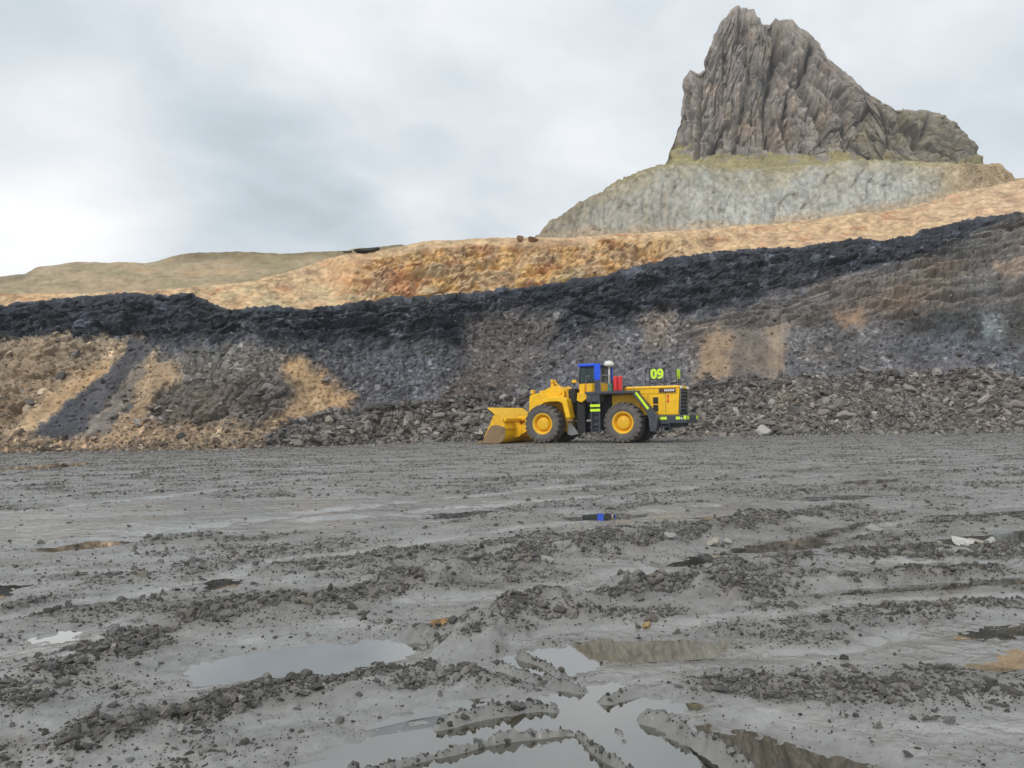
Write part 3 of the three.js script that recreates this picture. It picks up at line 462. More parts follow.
// ------------------------------------------------------------------ loose stones
function rockGeometry(seed, detail = 1, flat = 0.7) {
  const r = rng(seed), g = new THREE.IcosahedronGeometry(1, detail), p = g.attributes.position, planes = [];
  for (let i = 0; i < 13; i++) { const z = r() * 2 - 1, a = r() * 6.283, s = Math.sqrt(1 - z * z); planes.push([s * Math.cos(a), s * Math.sin(a), z, 0.36 + r() * 0.34]); }
  const sx = 0.8 + r() * 0.5, sz = 0.7 + r() * 0.4;
  for (let i = 0; i < p.count; i++) {
    let v = [p.getX(i), p.getY(i), p.getZ(i)];
    for (const [a, b, c, d] of planes) { const q = v[0] * a + v[1] * b + v[2] * c; if (q > d) { v = [v[0] - a * (q - d), v[1] - b * (q - d), v[2] - c * (q - d)]; } }
    p.setXYZ(i, v[0] * sx * 1.3, v[1] * flat * 1.3, v[2] * sz * 1.3);
  }
  g.deleteAttribute('uv'); const q = p.count, uv = new Float32Array(q * 2); for (let i = 0; i < q; i++) { uv[i * 2] = p.getX(i) * 0.4; uv[i * 2 + 1] = p.getZ(i) * 0.4 + p.getY(i) * 0.3; } g.setAttribute('uv', new THREE.BufferAttribute(uv, 2));
  g.computeVertexNormals(); return g;
}
const rockShapes = [1, 2, 3, 4, 5, 6].map(s => rockGeometry(s * 31, 1, 0.5 + 0.08 * s)), bigShapes = [1, 2, 3, 4, 5].map(s => rockGeometry(s * 57, 3, 0.55 + 0.07 * s));
const stoneMaterial = new THREE.MeshStandardMaterial({ color: 0xffffff, roughness: 0.85, bumpMap: rockTexture, bumpScale: 0.03 });
const M4 = new THREE.Matrix4(), Q = new THREE.Quaternion(), E3 = new THREE.Euler(), V = new THREE.Vector3(), S3 = new THREE.Vector3();
function scatter(name, spots, label, category) {        // spots: x, y, z, size, colour
  const all = new THREE.Group(); all.name = name; all.userData = { kind: 'stuff', label, category }; scene.add(all);
  rockShapes.forEach((g, k) => {
    const mine = spots.filter((_, i) => i % rockShapes.length === k), im = new THREE.InstancedMesh(g, stoneMaterial, mine.length), r = rng(k + 99);
    mine.forEach(([x, y, z, s, c], i) => { E3.set((r() - 0.5) * 1.4, r() * 6.28, (r() - 0.5) * 1.4); Q.setFromEuler(E3); M4.compose(V.set(x, y, z), Q, S3.set(s * (0.8 + r() * 0.5), s * (0.7 + r() * 0.4), s)); im.setMatrixAt(i, M4); im.setColorAt(i, new THREE.Color(...c)); });
    shaded(im); im.name = 'stones'; im.userData = { kind: 'stuff' }; all.add(im);
  });
}
{ // gravel of the floor
  const r = rng(5), spots = [];
  let tries = 0;
  while (spots.length < 180000 && tries++ < 1800000) {
    const dep = 2.7 * Math.pow(62 / 2.7, Math.pow(r(), 0.75)), x = (r() * 2 - 1) * 0.85 * (dep + 1), z = -dep, f = floorAt(x, z);
    if (f.h < LEVEL + 0.004 && r() > 0.01) continue;
    const want = 0.10 + f.rub * f.rub * 0.9 - 0.075 * f.slick; if (r() > want) continue;
    const s = (0.0032 + 0.00042 * dep) * Math.pow(r() + 0.004, -0.46) * (0.5 + 0.6 * f.rub), size = Math.min(s, 0.06), t = 0.55 + r() * 1.0, w = (r() - 0.5) * 0.12, pale = r() > 0.95 ? 1.9 : 1;
    spots.push([x, f.h + size * 0.05, z, size, [0.15 * t * pale * (1 + w), 0.14 * t * pale, 0.125 * t * pale * (1 - w)]]);
  }
  scatter('gravel', spots, 'loose grey gravel and rubble strewn over the pit floor', 'gravel');
  console.log('gravel', spots.length);
}
{ // talus stones on the bank
  const r = rng(6), spots = [], { pos, nx, ny, xs, py } = bank;
  let tries = 0;
  while (spots.length < 42000 && tries++ < 600000) {
    const i = Math.floor(r() * nx), j = Math.floor(r() * (ny - 30)) + 2, o = (j * nx + i) * 3, z = bankZone(xs[i], py[o / 3]), w = z.w;
    const want = w[5] * 1.0 + w[1] * 0.16 + w[0] * 0.1 + w[4] * 0.03 + w[3] * 0.06 + w[2] * 0.04 + (py[o / 3] > FOOT(xs[i]) - 8 ? 0.5 : 0); if (r() > want) continue;
    const s = Math.min(0.5, 0.07 * Math.pow(r() + 0.01, -0.42) * (w[5] > 0.5 ? 1.2 : 0.85)), t = 0.45 + r() * 0.9, pale = r() > 0.85 ? 1.7 : 1, c = z.c.map(a => mix(a, 0.17, 0.42 * (1 - w[2])));
    spots.push([pos[o], pos[o + 1] + s * 0.2, pos[o + 2], s, [c[0] * t * pale * 1.05, c[1] * t * pale, c[2] * t * pale * 0.95]]);
  }
  for (let k = 0; k < 2600; k++) { const X = -150 + r() * 1350, y = FOOT(X) + 0.2 + r() * r() * 3.2, d = ray(X, y), tt = -EYE / d[1], s = 0.04 + 0.16 * r() * r() * r(), t = 0.12 + r() * 0.2; spots.push([d[0] * tt, s * 0.2 + 0.02, d[2] * tt, s, [t, t * 0.97, t * 0.92]]); }
  scatter('talus_stones', spots, 'broken grey stones covering the foot and scree of the bank', 'talus');
}
// stones large enough to be told apart belong to the floor or the bank they lie on
const floorMesh = scene.getObjectByName('pit_floor');
function stone(parent, x, y, z, s, c, k, flat = 1) {
  const m = shaded(new THREE.Mesh(bigShapes[k % bigShapes.length], c)); m.name = 'stone'; m.position.set(x, y, z); m.scale.set(s, s * flat, s * (0.8 + 0.07 * (k % 4))); m.rotation.set(0.3 * Math.sin(k * 3.1), k * 2.4, 0.3 * Math.cos(k * 1.7)); parent.add(m); return m;
}
const stoneTints = [[0.13, 0.125, 0.118], [0.18, 0.175, 0.165], [0.24, 0.23, 0.215], [0.3, 0.285, 0.26], [0.1, 0.097, 0.093], [0.27, 0.21, 0.14]].map(c => new THREE.MeshStandardMaterial({ color: new THREE.Color(...c), roughness: 0.85, bumpMap: rockTexture, bumpScale: 0.03 }));
{
  const r = rng(15);
  for (let k = 0, n = 0; k < 6000 && n < 110; k++) { const X = r() * 1024, y = 505 + r() * 260, [x, z] = onFloor(X, y), f = floorAt(x, z); if (f.rub < 0.55 || f.h < LEVEL + 0.01) continue; const s = -z * (0.004 + 0.003 * r() * r()); stone(floorMesh, x, f.h + s * 0.02, z, s, stoneTints[(r() * 5) | 0], n, 0.8); n++; }
  const { pos, nx, xs, py } = bank;
  for (let k = 0, n = 0; k < 9000 && n < 220; k++) { const i = Math.floor(r() * nx), j = Math.floor(r() * 200) + 3, o = (j * nx + i) * 3, X = xs[i]; if (X < 20 || X > 1010) continue; const w = bankZone(X, py[o / 3]).w; if (r() > w[5] * 0.9 + w[1] * 0.12 + w[0] * 0.15) continue; const s = 0.26 + 0.3 * r() * r(); stone(bank.mesh, pos[o], pos[o + 1] + s * 0.15, pos[o + 2], s, stoneTints[(r() * 5) | 0], k); n++; }
}
function boulder(name, label, category, px, py, wpx, tint, k, lift = 0.3, flat = 0.9, group) {
  const [x, z] = onFloor(px, py), s = wpx / FPX * -z / 2 * 1.15, m = shaded(new THREE.Mesh(bigShapes[k % 5], new THREE.MeshStandardMaterial({ color: new THREE.Color(...tint), roughness: 0.85, bumpMap: rockTexture, bumpScale: 0.03 })));
  m.name = numbered(name); m.scale.set(s, s * flat, s * 0.85); m.rotation.set(0.15, k * 1.3, 0.12); m.position.set(x, floorAt(x, z).h + s * lift, z); m.userData = { label, category }; if (group) m.userData.group = group; scene.add(m);
}
boulder('boulder', 'white block beside the brown puddle on the dark rubble ridge', 'boulder', 964, 546, 18, [0.56, 0.54, 0.5], 2, 0.4, 1.0);
boulder('boulder', 'small whitish stone beyond the white block at the brown puddle', 'boulder', 992, 544, 14, [0.5, 0.48, 0.44], 1, 0.4, 1.1);
boulder('boulder', 'flat beige stone lying next to two white stones at the puddle', 'boulder', 980, 545, 16, [0.38, 0.34, 0.28], 2, 0.2, 0.6);
boulder('boulder', 'beige block with flat top on rubble ridge beside the brown rut water', 'boulder', 715, 547, 18, [0.4, 0.36, 0.3], 1, 0.35, 0.8);
boulder('stone_slab', 'thin tilted pale slab leaning against the beige block', 'slab', 728, 545, 11, [0.38, 0.35, 0.3], 4, 0.4, 0.45);
boulder('boulder', 'pale stone half buried in the dark ridge beside a small brown puddle', 'boulder', 548, 566, 13, [0.34, 0.33, 0.3], 2);
boulder('boulder', 'light grey stone on dark rubble a few steps from the beige block', 'boulder', 669, 547, 11, [0.33, 0.32, 0.31], 0);
boulder('boulder', 'small ochre stone on the dark rubble ridge beside the bright puddle', 'boulder', 647, 628, 13, [0.42, 0.3, 0.14], 1);
boulder('boulder', 'long pale slab on rubble beside the grey slick mud', 'boulder', 874, 531, 17, [0.3, 0.29, 0.27], 4, 0.2, 0.45);
boulder('boulder', 'pale upright stone on the rubble between two muddy ruts', 'boulder', 898, 527, 10, [0.36, 0.35, 0.33], 3);
boulder('boulder', 'pale boulder at the foot of the bank behind the loader bumper', 'boulder', 763, 436.3, 17, [0.42, 0.4, 0.36], 4, 0.4, 0.7);
boulder('boulder', 'flat pale stone lying alone on the far grey mud', 'boulder', 152, 494, 13, [0.33, 0.31, 0.28], 1, 0.15, 0.4);
function perched(name, label, category, X, y, dep, w, flat, tint, k, tilt = 0) {
  const d = ray(X, y), m = shaded(new THREE.Mesh(bigShapes[k % 5], new THREE.MeshStandardMaterial({ color: new THREE.Color(...tint), roughness: 0.9, bumpMap: rockTexture, bumpScale: 0.08 }))), s = w / FPX * dep / 2;
  m.name = numbered(name); m.position.set(d[0] * dep, EYE + d[1] * dep, d[2] * dep); m.scale.set(s, s * flat, s * 0.8); m.rotation.set(0, k * 0.6, tilt); m.userData = { label, category }; scene.add(m); return m;
}
const skylineDepth = X => { const i = Math.round((X + 260) / 1.25), o = ((orangeSheet.ny - 9) * orangeSheet.nx + i) * 3; return Math.hypot(orangeSheet.pos[o], orangeSheet.pos[o + 2]) / Math.hypot(1, (X - 512) / FPX); };
perched('boulder', 'tall reddish boulder on the skyline of the orange slope', 'boulder', 520, 237.5, skylineDepth(520), 9, 1.1, [0.3, 0.16, 0.1], 1);
perched('boulder', 'low reddish boulder beside the tall one on the orange skyline', 'boulder', 534, 239.5, skylineDepth(534), 13, 0.6, [0.3, 0.17, 0.11], 2);
perched('rock_slab', 'long dark flat rock slab on the hilltop skyline', 'rock slab', 366, 249.5, skylineDepth(366) + 1, 33, 0.2, [0.07, 0.07, 0.065], 1, 0.16);
perched('rock_slab', 'short dark flat rock slab beside the long one on the hilltop', 'rock slab', 347, 251.5, skylineDepth(347) + 1, 12, 0.24, [0.09, 0.085, 0.075], 1, 0.08);
// ------------------------------------------------------------------ the wheel loader (x forward, y up, its left side at -z)
const dirt = (base, dust, amount) => tile(256, (u, v) => { const t = clamp(sstep(0.05, 0.9, torus(u, v, 5, 5, 3.7)) * amount + 0.1 * torus(u, v, 20, 3, 8)), f = 1 + 0.06 * torus(u, v, 9, 4, 12); return [0, 1, 2].map(k => mix(base[k], dust[k], t) / 255 * f); }, true);
const paint = (base, rough, amount = 0.35, dust = [150, 132, 104], more = {}) => new THREE.MeshStandardMaterial({ color: 0xffffff, map: dirt(base, dust, amount), roughness: rough, ...more });
const yellow = paint([248, 194, 20], 0.42, 0.22, [206, 164, 70]), worn = paint([236, 182, 30], 0.55, 0.45, [176, 144, 96]), navy = paint([62, 67, 76], 0.5, 0.3, [112, 108, 102]), black = paint([34, 34, 36], 0.65, 0.25, [84, 78, 72]), muddy = paint([142, 118, 88], 0.8, 0.7, [112, 96, 80]);
const rubber = paint([96, 92, 88], 0.9, 0.6, [132, 125, 115]), steel = paint([140, 140, 138], 0.4, 0.4, [110, 100, 90], { metalness: 0.5 }), rimYellow = paint([238, 184, 34], 0.55, 0.3, [188, 156, 92]);
const blue = new THREE.MeshStandardMaterial({ color: new THREE.Color(0.01, 0.095, 0.78), roughness: 0.4 }), red = new THREE.MeshStandardMaterial({ color: new THREE.Color(0.7, 0.035, 0.035), roughness: 0.4 }), green = new THREE.MeshStandardMaterial({ color: new THREE.Color(0.06, 0.2, 0.14), roughness: 0.6 }), white = new THREE.MeshStandardMaterial({ color: new THREE.Color(0.72, 0.72, 0.68), roughness: 0.5 });
const tape = new THREE.MeshStandardMaterial({ color: new THREE.Color(0.66, 0.95, 0.03), roughness: 0.5 }), lampGlass = new THREE.MeshPhysicalMaterial({ color: new THREE.Color(0.8, 0.82, 0.8), roughness: 0.15 }), glass = new THREE.MeshPhysicalMaterial({ color: new THREE.Color(0.55, 0.68, 0.66), transmission: 1, thickness: 0, roughness: 0.03, ior: 1.5 });
const metricUv = g => {
  if (g.index) g = g.toNonIndexed(); const p = g.attributes.position, n = g.attributes.normal, uv = new Float32Array(p.count * 2);
  for (let i = 0; i < p.count; i++) { const x = p.getX(i), y = p.getY(i), z = p.getZ(i), a = Math.abs(n.getX(i)), b = Math.abs(n.getY(i)), c = Math.abs(n.getZ(i)); const [u, v] = c >= a && c >= b ? [x, y] : a >= b ? [z, y] : [x, z]; uv[i * 2] = u / 3.1; uv[i * 2 + 1] = v / 3.1; }
  g.setAttribute('uv', new THREE.BufferAttribute(uv, 2)); return g;
};
const bx = (x0, x1, y0, y1, z0, z1, r = 0.03) => { const g = new RoundedBoxGeometry(Math.abs(x1 - x0), Math.abs(y1 - y0), Math.abs(z1 - z0), 2, Math.min(r, Math.abs(x1 - x0) * 0.45, Math.abs(y1 - y0) * 0.45, Math.abs(z1 - z0) * 0.45)); g.translate((x0 + x1) / 2, (y0 + y1) / 2, (z0 + z1) / 2); return metricUv(g); };
const ex = (pts, z0, z1, bev = 0.02) => { const g = new THREE.ExtrudeGeometry(new THREE.Shape(pts.map(([x, y]) => new THREE.Vector2(x, y))), { depth: Math.abs(z1 - z0) - 2 * bev, bevelEnabled: bev > 0, bevelSize: bev, bevelOffset: -bev, bevelThickness: bev, bevelSegments: 2 }); g.translate(0, 0, Math.min(z0, z1) + bev); return metricUv(g); };
const rod = (a, b, r, n = 10) => { const A = new THREE.Vector3(...a), B = new THREE.Vector3(...b), g = new THREE.CylinderGeometry(r, r, A.distanceTo(B), n); g.applyQuaternion(new THREE.Quaternion().setFromUnitVectors(new THREE.Vector3(0, 1, 0), B.clone().sub(A).normalize())); g.translate((A.x + B.x) / 2, (A.y + B.y) / 2, (A.z + B.z) / 2); return metricUv(g); };
const rail = (pts, r) => mergeGeometries(pts.slice(1).map((p, i) => rod(pts[i], p, r, 8)));
const lathe = (pts, n = 48) => { const g = new THREE.LatheGeometry(pts.map(([r, w]) => new THREE.Vector2(r, w)), n); g.rotateX(-Math.PI / 2); return metricUv(g); };   // w runs along -z
function part(parent, name, geos, material) { geos = Array.isArray(geos) ? geos : [geos]; const m = shaded(new THREE.Mesh(geos.length > 1 ? mergeGeometries(geos) : geos[0], material)); m.name = name; parent.add(m); return m; }

const loader = new THREE.Group(); loader.name = 'wheel_loader';
loader.userData = { label: 'large yellow wheel loader with blue cab roof and lowered bucket parked on the pit floor', category: 'wheel loader' };
{ const PHI = 26 * Math.PI / 180; loader.rotation.y = Math.PI - PHI; loader.position.set(8.143, 0.0, -54.344); scene.add(loader); }

// wheels
{
  const R = 1.345, tyreShape = [[0.60, -0.40], [0.68, -0.47], [0.86, -0.55], [1.04, -0.57], [1.15, -0.545], [1.215, -0.49], [1.245, -0.4], [1.25, -0.2], [1.25, 0.2], [1.245, 0.4], [1.215, 0.49], [1.15, 0.545], [1.04, 0.57], [0.86, 0.55], [0.68, 0.47], [0.60, 0.40]];
  const lugs = [];
  for (let k = 0; k < 22; k++) for (const s of [-1, 1]) {
    const sh = new THREE.Shape([[0.0, 0.02], [0.17, 0.02], [0.13, 0.30], [0.10, 0.57], [-0.10, 0.57], [-0.08, 0.3]].map(([a, b]) => new THREE.Vector2(a, b * s)));
    const g = new THREE.ExtrudeGeometry(sh, { depth: 0.1, bevelEnabled: true, bevelSize: 0.012, bevelThickness: 0.012, bevelSegments: 1 }); g.translate(0, 0, R - 0.115);
    const p = g.attributes.position; for (let i = 0; i < p.count; i++) { const e = Math.abs(p.getY(i)); if (e > 0.45) p.setZ(i, p.getZ(i) - (e - 0.45) * 0.55); }
    g.computeVertexNormals();
    // local: x tangent, y across, z radial  ->  turn so that the axle lies along z
    g.applyMatrix4(new THREE.Matrix4().makeBasis(new THREE.Vector3(-1, 0, 0), new THREE.Vector3(0, 0, 1), new THREE.Vector3(0, 1, 0)));
    g.rotateZ((k + (s > 0 ? 0.5 : 0)) / 22 * 2 * Math.PI); lugs.push(metricUv(g));
  }
  const tyreG = mergeGeometries([lathe(tyreShape, 64), ...lugs]);
  const rimG = lathe([[0.60, -0.40], [0.66, -0.445], [0.72, -0.47], [0.745, -0.50], [0.72, -0.515], [0.66, -0.50], [0.60, -0.46], [0.56, -0.34], [0.52, -0.22], [0.44, -0.20]].reverse().map(([r, w]) => [r, -w]));
  const hubG = mergeGeometries([lathe([[0.0, 0.47], [0.16, 0.47], [0.19, 0.44], [0.38, 0.43], [0.43, 0.39], [0.45, 0.30], [0.50, 0.27], [0.51, 0.1], [0.50, -0.3]]), ...[...Array(14).keys()].map(i => { const a = i / 14 * 6.283; return rod([Math.cos(a) * 0.475, Math.sin(a) * 0.475, -0.24], [Math.cos(a) * 0.475, Math.sin(a) * 0.475, -0.32], 0.022, 6); })]);
  for (const [x, side] of [[0, -1], [0, 1], [5.75, -1], [5.75, 1]]) {
    const w = new THREE.Group(); w.name = 'wheel'; w.position.set(x, R, side * 1.65); if (side > 0) w.rotation.y = Math.PI; w.rotation.z = x * 0.03; loader.add(w);
    part(w, 'tyre', tyreG, rubber); part(w, 'rim', rimG, rimYellow); part(w, 'hub', hubG, rimYellow);
  }
}
// frames and axles
part(loader, 'rear_frame', [ex([[3.1, 0.95], [3.1, 1.9], [2.4, 2.3], [-3.6, 2.0], [-3.6, 1.1], [-1.2, 0.95]], -0.75, 0.75, 0.04), bx(1.1, 2.5, 0.85, 2.75, -1.1, 1.1, 0.06)], black);
part(loader, 'axle', [rod([0, 1.345, -1.5], [0, 1.345, 1.5], 0.33, 20), bx(-0.5, 0.5, 0.95, 1.8, -0.5, 0.5, 0.15)], black);
part(loader, 'axle', [rod([5.75, 1.345, -1.5], [5.75, 1.345, 1.5], 0.33, 20), bx(5.25, 6.25, 0.95, 1.8, -0.5, 0.5, 0.15)], black);
part(loader, 'front_frame', [ex([[4.0, 0.8], [4.05, 2.9], [4.5, 3.75], [5.1, 3.9], [5.6, 3.3], [6.5, 2.2], [6.9, 1.3], [6.5, 0.75]], -0.82, -0.66), ex([[4.0, 0.8], [4.05, 2.9], [4.5, 3.75], [5.1, 3.9], [5.6, 3.3], [6.5, 2.2], [6.9, 1.3], [6.5, 0.75]], 0.66, 0.82), bx(4.1, 6.5, 0.9, 1.9, -0.66, 0.66, 0.05), bx(4.1, 4.4, 1.9, 3.0, -0.66, 0.66, 0.05)], worn);
part(loader, 'articulation_joint', [bx(3.0, 4.1, 0.75, 1.2, -0.55, 0.55, 0.06), bx(3.0, 4.1, 2.1, 2.5, -0.55, 0.55, 0.06), rod([3.55, 0.7, 0], [3.55, 2.6, 0], 0.22, 16), bx(2.95, 3.55, 0.7, 2.95, -1.25, -0.75, 0.05), bx(2.95, 3.55, 0.7, 2.95, 0.75, 1.25, 0.05), bx(3.75, 4.3, 2.7, 3.75, -0.9, 0.9, 0.08)], black);
part(loader, 'frame_guard', ex([[3.42, 0.62], [3.95, 0.5], [4.25, 0.62], [4.2, 1.2], [3.95, 1.45], [3.75, 1.1]], -1.35, -1.15), steel);
for (const s of [-1, 1]) part(loader, 'steering_cylinder', [rod([2.5, 1.5, s * 0.95], [3.6, 1.5, s * 0.95], 0.11, 14), rod([3.5, 1.5, s * 0.95], [4.4, 1.5, s * 0.95], 0.06, 12)], steel);
// linkage
const arm = [[4.5, 3.2], [5.0, 3.06], [6.0, 2.8], [6.5, 2.6], [6.75, 1.9], [7.3, 0.9], [8.0, 0.5], [8.4, 0.6], [8.35, 1.0], [7.6, 1.4], [7.2, 2.2], [7.14, 3.3], [6.9, 3.42], [6.4, 3.5], [5.6, 3.88], [5.0, 3.98], [4.5, 3.6]];
for (const s of [-1, 1]) part(loader, 'lift_arm', [ex(arm, s * 0.9, s * 1.16, 0.025), rod([4.85, 3.55, s * 0.85], [4.85, 3.55, s * 1.24], 0.2, 18), rod([8.2, 0.8, s * 0.85], [8.2, 0.8, s * 1.24], 0.17, 18)], yellow);
part(loader, 'arm_crosstube', rod([6.45, 3.1, -0.9], [6.45, 3.1, 0.9], 0.3, 20), yellow);
part(loader, 'bell_crank', [ex([[5.66, 4.34], [5.76, 4.46], [5.88, 4.4], [5.95, 3.8], [6.4, 3.3], [7.45, 2.0], [7.25, 1.75], [6.8, 2.1], [6.0, 2.85], [5.7, 3.5]], -0.2, 0.2, 0.04), rod([5.78, 4.36, -0.3], [5.78, 4.36, 0.3], 0.1, 16)], yellow);
part(loader, 'tilt_cylinder', [rod([4.25, 3.0, 0], [5.2, 3.85, 0], 0.16, 16), rod([5.1, 3.77, 0], [5.78, 4.36, 0], 0.08, 12)], worn);
part(loader, 'bucket_link', ex([[7.25, 2.05], [7.4, 1.7], [8.5, 1.55], [8.6, 1.85]], -0.2, 0.2), yellow);
for (const s of [-1, 1]) part(loader, 'lift_cylinder', [rod([4.6, 1.4, s * 0.55], [5.9, 2.1, s * 0.55], 0.15, 14), rod([5.8, 2.05, s * 0.55], [6.7, 2.6, s * 0.55], 0.08, 12)], worn);
for (const s of [-1, 1]) part(loader, 'front_fender', ex([[5.75, 3.02], [5.2, 3.16], [4.3, 3.16], [3.98, 3.0], [3.72, 1.75], [4.02, 1.7], [4.3, 2.72], [4.55, 2.86], [5.2, 2.86], [5.75, 2.78]], s * 1.15, s * 2.05, 0.03), yellow);
for (const s of [-1, 1]) { const h = part(loader, 'headlight', [bx(6.9, 7.15, 3.45, 3.75, s * 0.8 - 0.16, s * 0.8 + 0.16, 0.05), rod([6.9, 3.2, s * 0.8], [6.95, 3.5, s * 0.8], 0.04, 8)], worn); part(h, 'lens', bx(7.15, 7.18, 3.49, 3.71, s * 0.8 - 0.12, s * 0.8 + 0.12, 0.01), lampGlass); }
// bucket
{
  const b = new THREE.Group(); b.name = 'bucket'; b.position.x = -0.2; loader.add(b);
  const arcp = (cx, cy, r, a0, a1, n) => [...Array(n + 1).keys()].map(i => { const a = (a0 + (a1 - a0) * i / n) * Math.PI / 180; return [cx + r * Math.cos(a), cy + r * Math.sin(a)]; });
  const outer = [[10.35, 0.04], ...arcp(9.15, 0.70, 0.66, -90, -180, 8), [8.5, 1.25], [8.72, 1.75], [9.05, 2.1]], inner = [[9.1, 2.02], [8.84, 1.68], [8.62, 1.22], ...arcp(9.17, 0.72, 0.57, -180, -90, 8), [10.35, 0.14]];
  part(b, 'shell', ex([...outer, ...inner], -2.76, 2.76, 0.015), yellow);
  for (const s of [-1, 1]) part(b, 'side_plate', ex([[10.2, 0.05], ...arcp(9.15, 0.72, 0.68, -90, -180, 8), [8.47, 1.28], [8.7, 1.75], [9.05, 2.12], [9.4, 1.95], [9.62, 1.4], [10.1, 0.55]], s * 2.77, s * 2.85, 0.012), worn);
  for (const s of [-1, 1]) part(b, 'wear_plate', ex([[10.3, 0.06], ...arcp(9.15, 0.72, 0.70, -90, -180, 8), [8.46, 1.12], [8.95, 1.32], [9.45, 1.3], [9.8, 0.95]], s * 2.852, s * 2.9, 0.012), muddy);
  part(b, 'spill_guard', ex([[8.66, 1.72], [9.72, 2.5], [9.8, 2.55], [9.8, 2.47], [9.1, 1.95], [8.84, 1.68]], -2.84, 2.84, 0.015), yellow);
  part(b, 'stiffener', [bx(8.42, 8.62, 1.55, 1.78, -2.75, 2.75, 0.04), bx(8.4, 8.54, 1.0, 1.18, -2.75, 2.75, 0.03), bx(8.45, 8.6, 1.18, 1.55, -1.45, -1.3, 0.02)], yellow);
  for (const z of [-1.2, -0.8, 0.8, 1.2]) part(b, 'hinge_bracket', ex([[8.0, 0.62], [8.2, 0.45], [8.7, 0.4], [8.75, 1.5], [8.45, 1.6], [8.0, 0.98]], z - 0.05, z + 0.05, 0.015), yellow);
  part(b, 'cutting_edge', ex([[10.2, 0.03], [10.62, 0.02], [10.62, 0.06], [10.2, 0.15]], -2.85, 2.85, 0.008), muddy);
  for (let k = 0; k < 8; k++) { const z = -2.7 + k * 5.4 / 7; part(b, 'tooth', ex([[10.35, 0.01], [10.95, 0.02], [10.95, 0.06], [10.5, 0.22], [10.3, 0.22]], z - 0.1, z + 0.1, 0.015), muddy); }
}
// platform, fenders, ladders
for (const s of [-1, 1]) {
  part(loader, 'platform', [bx(-0.9, 2.58, 3.27, 3.44, s * 1.1, s * 2.2, 0.02), bx(1.55, 2.5, 2.75, 3.27, s * 1.3, s * 2.15, 0.04)], navy);
  const f = part(loader, 'rear_fender', [ex([[-0.85, 3.42], [-0.7, 3.2], [-1.5, 2.2], [-1.75, 1.55], [-1.8, 0.75], [-2.2, 0.75], [-2.35, 1.7], [-1.75, 2.35]], s * 1.35, s * 2.14, 0.02)], navy);
  part(f, 'reflective_tape', ex([[-0.84, 3.30], [-0.98, 3.34], [-1.80, 2.26], [-1.68, 2.16]], s * 2.142, s * 2.156, 0.003), tape);
}
{
  const l = part(loader, 'ladder', [bx(2.1, 2.2, 0.72, 3.3, -2.2, -2.02, 0.02), bx(1.54, 1.64, 0.72, 3.3, -2.2, -2.02, 0.02), bx(1.64, 2.1, 0.9, 2.8, -1.98, -1.94, 0.01)], navy);
  for (let k = 0; k < 6; k++) part(l, 'rung', bx(1.64, 2.1, 0.78 + k * 0.4, 0.83 + k * 0.4, -2.18, -2.0, 0.01), navy);
  for (const y of [2.42, 2.12]) part(l, 'reflective_band', bx(1.52, 2.22, y, y + 0.17, -2.23, -2.205, 0.005), tape);
  const l2 = part(loader, 'ladder', [rod([-2.42, 0.72, -1.62], [-2.42, 1.3, -1.62], 0.03, 8), rod([-2.95, 0.72, -1.62], [-2.95, 1.3, -1.62], 0.03, 8), rod([-2.42, 1.26, -1.62], [-2.95, 1.26, -1.62], 0.03, 8)], navy);
  for (const y of [0.76, 1.02]) part(l2, 'rung', bx(-2.92, -2.45, y, y + 0.05, -1.68, -1.56, 0.01), navy);
}
part(loader, 'tank', bx(-0.95, 1.0, 2.15, 3.2, -1.3, 1.3, 0.06), worn);
